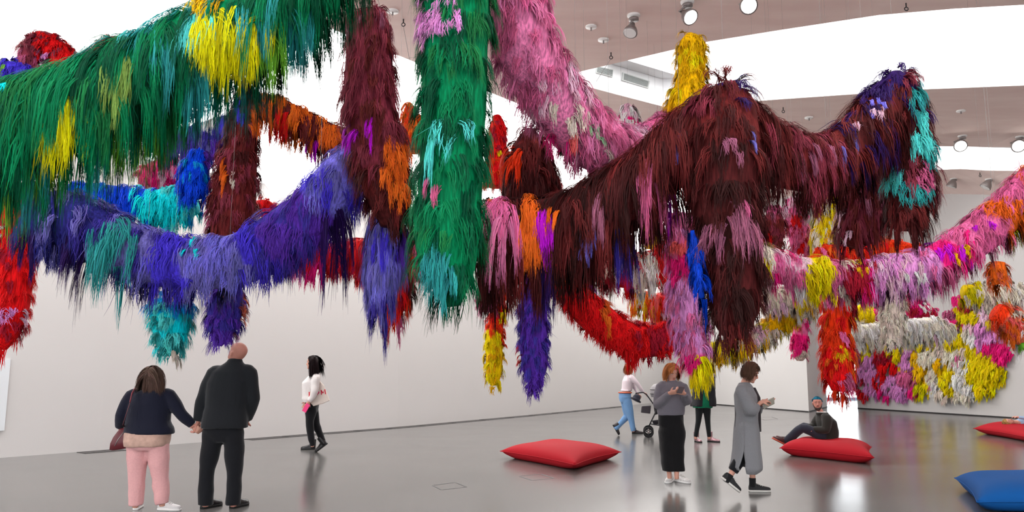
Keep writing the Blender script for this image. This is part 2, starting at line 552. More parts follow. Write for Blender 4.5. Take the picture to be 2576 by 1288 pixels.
# floor grilles along the long wall: shallow metal troughs with bars
gx = [(190, 296), (610, 700), (705, 790), (800, 880), (885, 960), (965, 1040), (1043, 1118), (1122, 1195), (1202, 1262), (1266, 1320), (1326, 1378), (1384, 1430), (1436, 1478), (1484, 1524), (1530, 1562)]
def base_at(px):
    xs = [p[0] for p in lw_px]; ys = [p[1] for p in lw_px]
    return ground(px, float(np.interp(px, xs, ys)))[:2]
for k, (xa, xb) in enumerate(gx):
    a, b = base_at(xa), base_at(xb)
    t = (b - a) / np.linalg.norm(b - a); n = np.array([t[1], -t[0]])
    L = np.linalg.norm(b - a); w = 0.34
    c = (a + b) / 2 + n * (w / 2 + 0.05); rz = math.atan2(t[1], t[0])
    r = empty('floor_grille', (c[0], c[1], 0.0), rz)
    ORD = ['', 'first', 'second', 'third', 'fourth', 'fifth', 'sixth', 'seventh', 'eighth', 'ninth', 'tenth', 'eleventh', 'twelfth', 'thirteenth', 'last']
    tag(r, 'dark metal floor grille by the long wall, lone one behind the couple' if k == 0 else 'dark metal floor grille by the long wall, %s from the suited man' % ORD[k], 'grille', 'floor grilles along the long wall')
    mb = MB()
    for s in (-1, 1):
        mb.box((0, s * (w / 2 - 0.02), 0.003), (L, 0.04, 0.006)); mb.box((s * (L / 2 - 0.02), 0, 0.003), (0.04, w - 0.08, 0.006))
    mb.build('frame', M_DARK, r)
    mb = MB()
    for j in range(6):
        mb.box((0, -w / 2 + 0.07 + j * 0.04, 0.002), (L - 0.08, 0.02, 0.004))
    tag(mb.build('bar', M_GRILLE, r), kind='stuff')

# floor hatches: thin metal frames let into the concrete
for quad, lab in (([(1090, 1221), (1145, 1214), (1172, 1225), (1112, 1232)], 'thin square floor hatch frame before the red cushion, the one closer to the wall'),
                  ([(1308, 1198), (1360, 1193), (1391, 1203), (1340, 1208)], 'thin square floor hatch frame just in front of the red cushion'),
                  ([(1905, 1051), (1940, 1049), (1956, 1054), (1925, 1057)], 'thin floor hatch beyond the woman in the grey cardigan')):
    g = [ground(*p) for p in quad]
    c = sum(g) / 4
    r = empty('floor_hatch', tuple(c)); tag(r, lab, 'hatch')
    for i in range(4):
        a, b = g[i], g[(i + 1) % 4]
        t = (b - a) / np.linalg.norm(b - a); n = np.array([-t[1], t[0], 0])
        mb = MB(); up = np.array([0, 0, 0.002])
        mb.add([a + up, b + up, b + n * 0.018 + up, a + n * 0.018 + up], [(0, 1, 2, 3)])
        mb.build('edge_strip', M_DARK, r, origin=c)

# ceiling lamps, sockets, hooks
def spot(px, py, lpx, lpy, size, aim, label, lit):
    """mount point on the ceiling at (px,py); the lamp head hangs towards (lpx,lpy)"""
    c = on_ceiling(px, py)
    h = at(lpx, lpy, c[1])
    root = empty('ceiling_spotlight', tuple(c)); tag(root, label, 'spotlight', 'ceiling spotlights')
    c_ = Vector((0, 0, 0)); h_ = Vector(h - c)
    MB().disc_cyl((0, 0, -0.015), (0, 0, 1), 0.11, 0.03, 20).build('ceiling_plate', plain('plate_white', (0.85, 0.82, 0.8), 0.5), root, True)
    mb = MB(); mb.tube([(0, 0, 0), (0, 0, h_.z * 0.35)], 0.022, 8); mb.disc_cyl((0, 0, h_.z * 0.3), (0, 0, 1), 0.085, 0.045, 14)
    mb.build('stem', M_STEEL, root, True)
    A = Vector(aim).normalized()
    back = h_ - A * size * 0.9
    side = A.cross(Vector((0, 0, 1))).normalized()
    mb = MB(); mb.tube([(0, 0, h_.z * 0.34), Vector((0, 0, h_.z * 0.45)) + side * size * 0.35, back + side * size * 0.45, back + side * size * 0.1], 0.016, 8)
    mb.build('bracket', M_STEEL, root, True)
    prof = [(-1.0, 0.22), (-0.75, 0.3), (-0.55, 0.34), (-0.35, 0.5), (0.0, 0.66), (0.3, 0.72), (0.36, 0.72), (0.36, 0.62)]
    mb = MB(); mb.tube([h_ + A * (size * u) for u, _ in prof], [size * r for _, r in prof], 20, cap=True)
    head = mb.build('lamp_head', M_STEEL, root, True)
    MB().disc_cyl(h_ + A * (size * 0.365), A, size * 0.6, 0.01, 20).build('lamp_lens', M_LAMP if lit else plain('lens_dull', (0.8, 0.79, 0.77), 0.2), head)
spot(1594, 37, 1587, 77, 0.17, (-0.25, -0.35, -0.85), 'grey ceiling spotlight pointing straight down, beside the pink garland', False)
spot(1729, 3, 1732, 40, 0.19, (0.3, -0.6, -0.6), 'lit grey ceiling spotlight right above the yellow hair peak', True)
spot(1890, -22, 1881, 13, 0.20, (-0.05, -0.85, -0.5), 'bright round ceiling spotlight at the top edge of the view', True)
spot(2421, 341, 2415, 364, 0.23, (-0.25, -0.7, -0.6), 'lit ceiling spotlight before the narrow rooflight, closer to the teal hair', True)
spot(2566, 343, 2560, 365, 0.24, (-0.25, -0.75, -0.5), 'lit ceiling spotlight before the narrow rooflight at the edge of the view', True)
spot(2399, 449, 2395, 464, 0.21, (-0.3, 0.2, -0.85), 'unlit spotlight beside the far wall, closer to the teal hair', False)
spot(2488, 450, 2482, 466, 0.22, (-0.5, 0.15, -0.8), 'unlit spotlight beside the far wall, above the pink garland', False)
for k, (x, y, lab) in enumerate([(1487, 66, 'small white ceiling socket beside the grey spotlight'), (1395, 94, 'small white ceiling socket next to the pink garland'), (988, 27, 'small white ceiling socket above the wine hair'), (1518, 99, 'oval white ceiling socket between pink garland and yellow peak'),
                                (2180, 296, 'small brass ceiling socket before the teal hair'), (2035, 295, 'small brass ceiling socket above the maroon garland'), (2417, 278, 'small brass ceiling socket beyond the teal hair')]):
    c = on_ceiling(x, y)
    r = empty('ceiling_socket', tuple(c)); tag(r, lab, 'socket', 'ceiling sockets')
    mb = MB(); mb.disc_cyl((0, 0, -0.012), (0, 0, 1), 0.10, 0.024, 18); mb.build('ring', plain('socket_white', (0.9, 0.88, 0.86), 0.4), r, True)
    mb = MB(); mb.box((0, 0, -0.05), (0.025, 0.025, 0.06)); mb.build('pin', M_STEEL, r)
hooks = [(1015, 48, 1030, 150, 'small ring hook with a thin wire beside the wine hair'), (1537, 132, 1500, 205, 'dark double hook before the rooflight with thin wires'), (1440, 168, 1437, 180, 'tiny ceiling hook at the rooflight corner'), (1970, 270, 1968, 285, 'small ceiling hook above the maroon garland dip'), (2279, 8, 2278, 14, 'tiny pale hook at the top edge of the ceiling'), (2465, 434, 2466, 441, 'tiny ceiling hook between the two far spotlights')]
for x, y, x2, y2, lab in hooks:
    c = on_ceiling(x, y); e = at(x2, y2, c[1])
    r = empty('ceiling_hook', tuple(c)); tag(r, lab, 'hook')
    d = Vector(e - c)
    mb = MB(); mb.tube([(0, 0, 0), (0, 0, -0.07)], 0.012, 6)
    ringpts = [(0.03 * math.sin(a), 0, -0.10 + 0.03 * math.cos(a)) for a in np.linspace(0, 2 * math.pi, 13)]
    mb.tube(ringpts, 0.009, 6); mb.build('eye_ring', M_DARK, r, True)
    MB().tube([(0, 0, -0.12), d], 0.004, 5).build('wire', M_WIRE, r)

# ------------------------------------------------------------------ hair
DARKS = {'black', 'dkmaroon', 'maroon', 'dkpurple', 'navy', 'wine', 'dkgreen', 'cobalt'}
MIDS = {'green', 'fgreen', 'teal', 'indigo', 'purple', 'lilacblue', 'crimson', 'olive', 'rose', 'mauve'}
def vivid(k, v):
    c = np.array(srgb(*v))
    if k in DARKS: return c ** 1.06
    if k in MIDS: return c ** 0.92
    mx = c.max()
    return (c / mx) ** 1.12 * mx ** 0.55
HC = {k: vivid(k, v) for k, v in dict(
    green=(0, 122, 72), dkgreen=(0, 92, 62), fgreen=(24, 120, 62), teal=(40, 150, 150), turq=(92, 205, 200), lime=(120, 178, 62), olive=(124, 158, 70),
    ygreen=(214, 206, 8), cyan=(0, 232, 240), cerulean=(10, 150, 210), navy=(48, 46, 128), indigo=(62, 48, 158), violet=(80, 62, 200),
    peri=(130, 122, 218), lilacblue=(112, 104, 190), purple=(92, 46, 178), dkpurple=(58, 30, 100), royal=(0, 80, 225), magenta=(188, 20, 200),
    cobalt=(0, 64, 190), wine=(146, 58, 76), maroon=(116, 42, 42), dkmaroon=(82, 30, 31), black=(58, 24, 23), mauve=(160, 88, 116), orange=(250, 122, 40), red=(240, 28, 34),
    scarlet=(252, 72, 26), crimson=(176, 20, 44), pink=(238, 120, 172), dpink=(222, 130, 172), rose=(206, 90, 136), hotpink=(250, 40, 140), coral=(250, 110, 110),
    lilac=(222, 150, 208), pale=(240, 196, 214), cream=(236, 226, 208), white=(244, 240, 236), beige=(214, 200, 188), yellow=(255, 226, 6), gold=(252, 196, 6),
    salmon=(252, 132, 100), greygreen=(120, 146, 118)).items()}
N_STRANDS = 0


def smooth_curve(P, n):
    """Catmull-Rom through the rows of P, n samples; also the control index of every sample"""
    P = np.asarray(P, float)
    k = len(P)
    ext = np.vstack([2 * P[0] - P[1], P, 2 * P[-1] - P[-2]])
    u = np.linspace(0, k - 1, n)
    i = np.minimum(u.astype(int), k - 2)
    t = (u - i)[:, None]
    p0, p1, p2, p3 = ext[i], ext[i + 1], ext[i + 2], ext[i + 3]
    out = 0.5 * (2 * p1 + (p2 - p0) * t + (2 * p0 - 5 * p1 + 4 * p2 - p3) * t ** 2 + (3 * p1 - p0 - 3 * p2 + p3) * t ** 3)
    return out, u


def unit(a):
    return a / np.maximum(np.linalg.norm(a, axis=-1, keepdims=True), 1e-9)


def ribbon_mesh(name, pts, side, width, tint, lie):
    """pts (S,K,3) strand points, side (S,K,3), width (S,K), tint (S,3) -> one mesh of tapering ribbons"""
    global N_STRANDS
    S, K, _ = pts.shape
    N_STRANDS += S
    w = side * width[..., None]
    co = np.stack([pts - w, pts + w], axis=2).reshape(-1, 3)            # S,K,2
    base = (np.arange(S) * K * 2)[:, None] + (np.arange(K - 1) * 2)[None, :]
    quads = np.stack([base, base + 1, base + 3, base + 2], axis=-1).reshape(-1)
    nq = S * (K - 1)
    me = bpy.data.meshes.new(name)
    me.vertices.add(len(co)); me.vertices.foreach_set('co', co.astype(np.float32).ravel())
    me.loops.add(nq * 4); me.loops.foreach_set('vertex_index', quads.astype(np.int32))
    me.polygons.add(nq); me.polygons.foreach_set('loop_start', np.arange(0, nq * 4, 4, dtype=np.int32))
    me.polygons.foreach_set('use_smooth', np.ones(nq, bool))
    ca = me.color_attributes.new('tint', 'FLOAT_COLOR', 'POINT')
    c4 = np.ones((S, K * 2, 4), np.float32); c4[..., :3] = tint[:, None, :]
    ca.data.foreach_set('color', c4.ravel())
    fa = me.attributes.new('fibre', 'FLOAT_VECTOR', 'POINT')
    fv_ = np.zeros((S, K, 2, 3), np.float32)
    fv_[:, :, 1, 0] = 1.0
    fv_[..., 1] = (np.linspace(0, 1, K)[None, :, None]) * 1.5
    fv_[..., 2] = rng.uniform(0, 1, (S, 1, 1))
    fa.data.foreach_set('vector', fv_.ravel())
    la = me.attributes.new('lie', 'FLOAT_VECTOR', 'POINT')
    ln = np.repeat(lie[:, :, None, :], 2, axis=2).astype(np.float32)
    la.data.foreach_set('vector', ln.ravel())
    me.update(calc_edges=True)
    me.materials.append(M_HAIR)
    return me


def grow(root, nor, L, out, grav, centers=None, radii=None, lift=None, K=6, side_jit=0.16, d0=None):
    """guide hairs: leave along the normal, fall with gravity, slide over the body; returns (N,K,3) and outward normals"""
    N = len(root)
    d = unit(nor * out + np.array([0, 0, -1.0]) * (1 - out) + rng.normal(0, side_jit, (N, 3)))
    if d0 is not None: d = unit(d0 + rng.normal(0, side_jit, (N, 3)))
    p = root.copy()
    pts, nn = [p.copy()], [nor.copy()]
    seg = (L / (K - 1))[:, None]
    for k in range(K - 1):
        p = p + d * seg
        if centers is not None:
            df = p[:, None, :] - centers[None]
            j = np.argmin((df ** 2).sum(-1) - (radii[None] ** 2) * 0.4, axis=1)
            v = p - centers[j]
            dist = np.linalg.norm(v, axis=1)
            lim = radii[j] * 0.95 + lift
            push = dist < lim
            p[push] = centers[j][push] + v[push] / np.maximum(dist[push], 1e-6)[:, None] * lim[push][:, None]
            n = unit(v)
            d2 = unit(p - pts[-1])
            d = np.where(push[:, None], d2, d)
        else:
            n = nor
        d = unit(d + np.array([0, 0, -1.0]) * grav)
        pts.append(p.copy()); nn.append(n.copy())
    return np.stack(pts, 1), np.stack(nn, 1)


def locks_to_strands(g, gn, m, rl, w0, tint, K=6, frizz=0.006, tip=0.25, jit=0.08):
    """g (N,K,3) guides -> m strands around each"""
    N = len(g)
    t = np.linspace(0, 1, K)
    d = unit(np.diff(g, axis=1, append=g[:, -1:] * 2 - g[:, -2:-1]))
    e1 = unit(np.cross(d, gn))
    e2 = unit(np.cross(e1, d))
    ang = rng.uniform(0, 2 * np.pi, (N, m, 1)); rad = np.sqrt(rng.uniform(0, 1, (N, m, 1)))
    prof = (1 - (1 - tip) * t ** 1.2)[None, None, :]
    a = np.cos(ang) * rad * prof * rl[:, None, None]
    b = np.sin(ang) * rad * prof * rl[:, None, None] * 0.55
    ls = rng.uniform(0.72, 1.12, (N, m, 1))                              # strand length against the guide
    tt = np.clip(t[None, None, :] * ls, 0, 1.0)
    idx = tt * (K - 1); i0 = np.minimum(idx.astype(int), K - 2); fr = (idx - i0)[..., None]
    ni = np.arange(N)[:, None, None]
    pos = g[ni, i0] * (1 - fr) + g[ni, i0 + 1] * fr
    over = np.maximum(t[None, None, :] * ls - 1.0, 0)[..., None]
    pos = pos + d[:, None, -1:, :] * over * np.linalg.norm(g[:, -1] - g[:, 0], axis=1)[:, None, None, None]
    E1 = e1[:, None]; E2 = e2[:, None]
    pos = pos + E1 * a[..., None] + E2 * b[..., None]
    wob = rng.normal(0, 1, (N, m, 1, 3)) * (t ** 1.4)[None, None, :, None] * (rl[:, None, None, None] * jit * 4)
    stray = rng.uniform(0, 1, (N, m, 1)) < 0.07                          # a few flyaway hairs
    wob = wob * np.where(stray, 3.2, 1.0)[..., None]
    ph = rng.uniform(0, 6.28, (N, m, 1)); fq = rng.uniform(1.0, 2.6, (N, m, 1))
    wave = np.sin(ph + fq * 6.28 * t[None, None, :]) * frizz
    pos = pos + wob + E1 * wave[..., None]
    roll = rng.normal(0, 0.22, (N, m, 1, 1))
    side = unit(E1 * np.cos(roll) + E2 * np.sin(roll))
    wd = w0 * np.maximum(1 - t, 0.0) ** 0.45 * 0.5
    wd[-1] = w0 * 0.06
    width = np.broadcast_to(wd[None, None, :], (N, m, K)) * rng.uniform(0.6, 1.3, (N, m, 1)) * np.where(stray, 0.5, 1.0)
    v = rng.uniform(0.78, 1.22, (N, m, 1)) * rng.uniform(0.85, 1.15, (N, 1, 1))
    tn = np.clip(tint[:, None, :] * v * rng.uniform(0.93, 1.07, (N, m, 3)), 0, 0.97)
    S = N * m
    rn = np.cross(side, np.broadcast_to(d[:, None], side.shape[:2] + d.shape[1:]) if side.shape[2] == K else d[:, None])
    rn = rn * np.sign((rn * gn[:, None]).sum(-1, keepdims=True) + 1e-6)
    lie = unit(gn[:, None] * 0.5 + rn * 0.55 + rng.normal(0, 0.22, (N, m, 1, 3)))
    return pos.reshape(S, K, 3), np.broadcast_to(side, pos.shape).reshape(S, K, 3), width.reshape(S, K), tn.reshape(S, 3), np.broadcast_to(lie, pos.shape).reshape(S, K, 3)


def hair_body(name, label, pts, L=0.25, style='drape', patches=(), group=None, cat='hair sculpture', wires=(), dens=1.0, m=20, tip_spray=None, out=None, grav=None, lockpx=None, core=0.93):
    """one hanging piece of hair: pts = (px, py, Y, r_px, colour) along its middle"""
    ctrl = []
    for px, py, Y, r, c in pts:
        p = at(px, py, Y)
        zc = (p - CAM) @ FWD
        ctrl.append(list(p) + [r * zc / F])
    ctrl = np.array(ctrl)
    seglen = np.linalg.norm(np.diff(ctrl[:, :3], axis=0), axis=1).sum()
    M = int(max(24, min(90, seglen / 0.05)))
    smp, u = smooth_curve(ctrl, M)
    C, R = smp[:, :3], np.maximum(smp[:, 3], 0.012)
    T = unit(np.gradient(C, axis=0))
    Ym = float(np.mean([p[2] for p in pts]))
    px_m = Ym / F
    rmean = float(np.mean([p[3] for p in pts]))
    if lockpx is None: lockpx = float(np.clip(rmean * 0.42, 13, 30))
    if lockpx < 29: m = int(round(m * (0.35 + 0.65 * lockpx / 30)))
    to_cam = unit(CAM - C)
    E1 = unit(to_cam - T * (to_cam * T).sum(1, keepdims=True))
    E2 = np.cross(T, E1)
    cols = [p[4] if isinstance(p[4], (list, tuple)) else [p[4]] for p in pts]
    root = empty(name, tuple(C[int(np.argmax(C[:, 2]))]))
    tag(root, label, cat, group)
    org = np.array(root.location)
    # core
    n = 20
    th = np.linspace(0, 2 * np.pi, n, endpoint=False)
    ring = C[:, None] + (E1[:, None] * np.cos(th)[None, :, None] + E2[:, None] * np.sin(th)[None, :, None]) * (R * core)[:, None, None]
    mbv = MB(); mbv.loft(list(ring - org))
    cm = mbv.mesh('core'); cm.materials.append(M_CORE)
    ca = cm.color_attributes.new('tint', 'FLOAT_COLOR', 'POINT')
    cc = np.ones((M, n, 4), np.float32)
    ci = np.clip(np.round(u).astype(int), 0, len(pts) - 1)
    for i in range(M): cc[i, :, :3] = HC[cols[ci[i]][0]]
    ca.data.foreach_set('color', cc.ravel())
    link('core', cm, None, root, True)
    # lock roots
    spacing = lockpx * px_m
    ds = np.linalg.norm(np.gradient(C, axis=0), axis=1)
    area = 2 * np.pi * R * ds
    nl = int(area.sum() / spacing ** 2 * dens)
    nl = max(nl, 40)
    w = area / area.sum()
    i = rng.choice(M, nl, p=w)
    ph = rng.uniform(0, 2 * np.pi, nl)
    front = np.cos(ph)
    keep = (front > -0.25) | (rng.uniform(0, 1, nl) < 0.45)
    i, ph, front = i[keep], ph[keep], front[keep]
    if style == 'shag':
        # the hair is sewn on in rings: most roots gather at the top of a tier
        top_first = C[0, 2] >= C[-1, 2]
        nt_ = max(3, int(round(np.mean(R) * 0.85 / max(np.mean(ds), 1e-6))))
        q_ = i if top_first else (M - 1 - i)
        q_ = (q_ // nt_) * nt_ + (rng.uniform(0, 0.4, len(i)) * nt_).astype(int)
        snap = rng.uniform(0, 1, len(i)) < 0.72
        i = np.clip(np.where(snap, q_ if top_first else (M - 1 - q_), i), 0, M - 1)
    nor = E1[i] * np.cos(ph)[:, None] + E2[i] * np.sin(ph)[:, None]
    cen = C[i] + T[i] * (rng.uniform(-0.5, 0.5, len(i)) * ds[i])[:, None]
    key = np.zeros(len(i), int) - 1
    lm = rng.uniform(0.72, 1.25, len(i))
    x, y = project(cen + nor * R[i][:, None])
    extra = []
    for k, pt in enumerate(patches):
        qx, qy, rx, ry, col = pt[:5]
        ins = (((x - qx) / rx) ** 2 + ((y - qy) / ry) ** 2 < 1.0) & (front > -0.05)
        key[ins] = k
        if len(pt) > 5: lm[ins] *= pt[5]
        # more roots so that the patch reads
        na = int(max(3, np.pi * rx * ry / lockpx ** 2 * 1.4 * dens))
        a = rng.uniform(0, 2 * np.pi, na); rr = np.sqrt(rng.uniform(0, 1, na))
        ax, ay = qx + rx * rr * np.cos(a), qy + ry * rr * np.sin(a)
        # nearest point of the centre line in the picture, then out to the surface facing the camera
        sx, sy = project(C)
        zc = (C - CAM) @ FWD
        rp = R * F / zc
        j = np.argmin((ax[:, None] - sx[None]) ** 2 + (ay[:, None] - sy[None]) ** 2, axis=1)
        e2x, e2y = project(C[j] + E2[j] * R[j][:, None])
        ex, ey = e2x - sx[j], e2y - sy[j]
        off = ((ax - sx[j]) * ex + (ay - sy[j]) * ey) / np.maximum(ex ** 2 + ey ** 2, 1e-6)
        off = np.clip(off, -0.97, 0.97)
        nv = E2[j] * off[:, None] + E1[j] * np.sqrt(1 - off ** 2)[:, None]
        extra.append((j, nv, np.full(na, k), np.full(na, pt[5] if len(pt) > 5 else 1.0) * rng.uniform(0.8, 1.2, na)))
    for j, nv, kk, ll in extra:
        i = np.concatenate([i, j]); nor = np.vstack([nor, nv]); key = np.concatenate([key, kk]); lm = np.concatenate([lm, ll])
        cen = np.vstack([cen, C[j]])
    N = len(i)
    if style != 'drape':
        lm = lm * (1 + 0.5 * np.clip((i / (M - 1) - 0.82) / 0.18, 0, 1))       # wispy tip
    if style == 'drape':
        o_, g_ = 0.36, 0.85
    elif style == 'shag':
        o_, g_ = 0.33, 0.7
    else:
        o_, g_ = 0.15, 0.9
    if out is not None: o_ = out
    if grav is not None: g_ = grav
    lift = np.abs(rng.normal(0.0, 0.014, N)) + 0.004 + (key >= 0) * 0.012
    rootp = cen + nor * (R[i] * 0.93)[:, None]
    # colour of every lock
    ctl = np.clip(np.round(u[i] + rng.normal(0, 0.16, N)).astype(int), 0, len(pts) - 1)
    run = [0]
    for a_, b_ in zip(cols[:-1], cols[1:]): run.append(run[-1] + (a_[0] != b_[0]))
    tint = np.zeros((N, 3)); grp = []
    for q in range(N):
        if key[q] >= 0:
            tint[q] = HC[patches[key[q]][4]]; grp.append(('p', int(key[q])))
        else:
            cl = cols[ctl[q]]
            tint[q] = HC[cl[int(rng.integers(len(cl)))]]; grp.append(('c', run[ctl[q]], cl[0]))
    Ls = L * lm * ((0.78 if style == 'shag' else 0.95) if Ym < 7.5 else (0.62 if style == 'shag' else 0.72))
    g, gn = grow(rootp, nor, Ls, o_, g_, C, R, lift)
    rl = np.full(N, spacing * 0.6) * rng.uniform(0.8, 1.3, N)
    for k, pt in enumerate(patches):
        rl[key == k] = np.minimum(rl[key == k], pt[2] * 0.55 * px_m)
    w0 = 2.6 * px_m
    names = {}
    for q, kq in enumerate(grp): names.setdefault(kq, []).append(q)
    for kq, qs in names.items():
        qs = np.array(qs)
        P_, S_, W_, T_, N_l = locks_to_strands(g[qs], gn[qs], m, rl[qs], w0, tint[qs], frizz=0.004 * Ym / 6)
        nm = 'hair_coat' if kq[0] == 'c' else 'hair_lock'
        me = ribbon_mesh(nm, P_ - org, S_, W_, T_, N_l)
        o = link(nm, me, None, root)
        cn = kq[2] if kq[0] == 'c' else patches[kq[1]][4]
        o['label'] = COLNAME.get(cn, cn) + (' coat of hair' if kq[0] == 'c' else ' lock of hair')
    # steel wires up to the ceiling
    for f in wires:
        k = int(f * (M - 1))
        p = C[k]
        z1 = 10.0 if inside(p, hole1) else 9.0 if inside(p, hole2) else zceil(p[0])
        if z1 - p[2] > 0.3:
            mbw = MB(); mbw.tube([Vector(p - org), Vector((p[0] - org[0], p[1] - org[1], z1 - org[2]))], 0.0011, 4)
            mbw.build('hanging_wire', M_WIRE, root)
    return root


def inside(p, poly):
    c = False
    for a, b in zip(poly, poly[1:] + poly[:1]):
        if (a[1] > p[1]) != (b[1] > p[1]) and p[0] < (b[0] - a[0]) * (p[1] - a[1]) / (b[1] - a[1]) + a[0]: c = not c
    return c


COLNAME = dict(green='emerald green', dkgreen='dark green', fgreen='forest green', teal='teal', turq='pale turquoise', lime='lime green', olive='olive green', ygreen='acid yellow', cyan='bright cyan', cerulean='cerulean blue',
    navy='navy blue', indigo='indigo', violet='blue violet', peri='periwinkle', lilacblue='dusty periwinkle', purple='purple', dkpurple='dark purple', royal='royal blue', cobalt='cobalt blue', magenta='magenta', wine='wine red', maroon='maroon',
    dkmaroon='dark maroon', black='blackish maroon', mauve='mauve', orange='orange', red='red', scarlet='orange red', crimson='crimson', pink='pink', dpink='dusty pink', rose='rose pink', hotpink='hot pink', coral='coral pink', lilac='lilac',
    pale='pale pink', cream='cream', white='white', beige='beige', yellow='yellow', gold='golden yellow', salmon='salmon', greygreen='grey green')

G = 'hanging hair garlands and tassels'

# ------------------------------------------------------------------ the hanging hair, near to far
hair_body('hair_garland', 'thick emerald green hair garland with yellow, lime and teal locks, nearest of all', [
    (-120, 350, 4.6, 125, ['dkgreen', 'green']), (40, 315, 4.7, 118, ['green', 'dkgreen', 'fgreen']), (200, 268, 4.8, 110, ['green', 'green', 'fgreen']), (350, 195, 4.9, 108, ['green', 'dkgreen']),
    (500, 120, 5.0, 100, ['green', 'dkgreen', 'teal']), (650, 48, 5.1, 98, ['green', 'dkgreen', 'teal']), (760, -25, 5.25, 92, ['dkgreen', 'green']), (835, -115, 5.4, 80, ['dkgreen', 'green']), (880, -220, 5.5, 70, ['dkgreen'])],
    L=0.42, group=G, wires=(0.3, 0.7), patches=[
    (175, 285, 42, 45, 'ygreen', 0.85), (300, 165, 34, 45, 'olive', 0.75), (500, 60, 40, 30, 'turq', 0.5), (560, 60, 62, 60, 'ygreen', 0.85), (620, 90, 40, 40, 'ygreen', 0.7), (512, 5, 42, 22, 'gold', 0.35),
    (500, 190, 36, 40, 'teal', 0.95), (560, 200, 36, 30, 'teal', 0.9), (680, 110, 30, 40, 'lime', 0.9), (735, 80, 34, 50, 'teal', 0.9), (400, 300, 40, 36, 'lime', 0.9), (430, 260, 30, 36, 'fgreen', 1.0), (325, 330, 34, 40, 'lime', 1.0), (250, 350, 34, 36, 'teal', 0.9),
    (35, 430, 30, 26, 'lime', 1.15), (95, 410, 40, 30, 'teal', 1.0), (8, 235, 22, 30, 'cyan', 0.25), (125, 420, 26, 26, 'lime', 0.7)])
hair_body('hair_tassel', 'long emerald green hair tassel with lilac and turquoise locks hanging in the middle', [
    (1140, -120, 5.2, 90, ['green', 'dkgreen']), (1147, 0, 5.2, 92, ['green', 'fgreen']), (1145, 120, 5.2, 88, ['green', 'dkgreen', 'fgreen']), (1143, 240, 5.2, 88, ['green', 'dkgreen']), (1137, 360, 5.2, 86, ['green', 'dkgreen']), (1133, 480, 5.2, 86, ['green', 'dkgreen']),
    (1126, 580, 5.2, 90, ['green', 'fgreen', 'dkgreen']), (1128, 660, 5.2, 78, ['green', 'dkgreen']), (1135, 720, 5.2, 52, ['green', 'dkgreen']), (1142, 770, 5.2, 18, ['dkgreen'])],
    L=0.24, style='shag', group=G, wires=(0.0,), patches=[(1082, 50, 36, 52, 'lilac', 0.6), (1148, 42, 24, 15, 'lilac', 0.5), (1120, 335, 48, 20, 'turq', 0.9), (1102, 350, 20, 18, 'turq', 1.9), (1095, 470, 22, 28, 'rose', 0.7), (1100, 660, 32, 50, 'teal', 1.0), (1130, 690, 20, 30, 'teal', 0.9)])
hair_body('hair_tassel', 'huge dark maroon hair tassel with mauve and blue locks, the heaviest of all', [
    (1822, 212, 5.8, 20, ['dkpurple', 'maroon']), (1822, 250, 5.8, 72, ['maroon', 'wine', 'dkmaroon']), (1822, 330, 5.75, 92, ['maroon', 'dkmaroon']), (1828, 420, 5.7, 98, ['dkmaroon', 'black', 'maroon']), (1828, 510, 5.7, 95, ['dkmaroon', 'black']), (1838, 610, 5.7, 82, ['black', 'dkmaroon']), (1845, 690, 5.7, 76, ['dkmaroon', 'black']), (1846, 770, 5.7, 68, ['dkmaroon', 'black']), (1840, 820, 5.7, 46, ['dkmaroon', 'maroon']), (1836, 848, 5.7, 20, ['dkmaroon'])],
    L=0.24, style='shag', group=G, wires=(0.02,), patches=[(1868, 535, 34, 40, 'mauve', 1.3), (1795, 575, 26, 30, 'mauve', 1.0), (1880, 520, 18, 22, 'rose', 0.7), (1862, 232, 30, 22, 'dkpurple', 0.6), (1888, 380, 7, 20, 'lilacblue', 0.6), (1840, 400, 24, 16, 'mauve', 0.8), (1770, 270, 30, 26, 'wine', 0.8)])
hair_body('hair_tassel', 'cobalt blue hair lock beside the heavy maroon tassel', [(1742, 580, 5.6, 6, ['cobalt']), (1748, 640, 5.6, 13, ['cobalt']), (1757, 700, 5.55, 14, ['cobalt']), (1766, 750, 5.55, 6, ['cobalt'])], L=0.13, style='fall', group=G)
hair_body('hair_garland', 'dark maroon hair garland with pink, orange and magenta locks above the red cushion', [
    (1215, 595, 6.2, 88, ['dkmaroon', 'black']), (1290, 595, 6.2, 94, ['dkmaroon', 'maroon']), (1380, 582, 6.2, 90, ['dkmaroon', 'black']), (1470, 556, 6.1, 92, ['dkmaroon', 'black', 'maroon']), (1560, 505, 6.05, 90, ['dkmaroon', 'black']), (1645, 435, 6.0, 80, ['dkmaroon', 'maroon']), (1720, 370, 5.95, 84, ['maroon', 'dkmaroon']), (1790, 310, 5.9, 84, ['maroon', 'dkmaroon'])],
    L=0.42, group=G, dens=1.25, wires=(0.4,), patches=[(1258, 510, 24, 34, 'pink', 1.25), (1270, 540, 16, 30, 'dpink', 1.1), (1342, 515, 34, 26, 'orange', 0.85), (1330, 580, 26, 40, 'orange', 0.8), (1372, 560, 20, 50, 'magenta', 0.6), (1408, 510, 12, 22, 'orange', 0.5), (1250, 485, 26, 8, 'salmon', 0.3),
    (1480, 575, 12, 30, 'peri', 0.6), (1620, 420, 20, 28, 'rose', 1.2), (1505, 500, 10, 26, 'mauve', 0.8), (1697, 355, 11, 22, 'peri', 0.45), (1682, 500, 16, 30, 'magenta', 0.75), (1660, 480, 14, 26, 'rose', 0.9), (1560, 590, 20, 26, 'indigo', 1.0), (1380, 640, 14, 30, 'dkpurple', 1.0)])
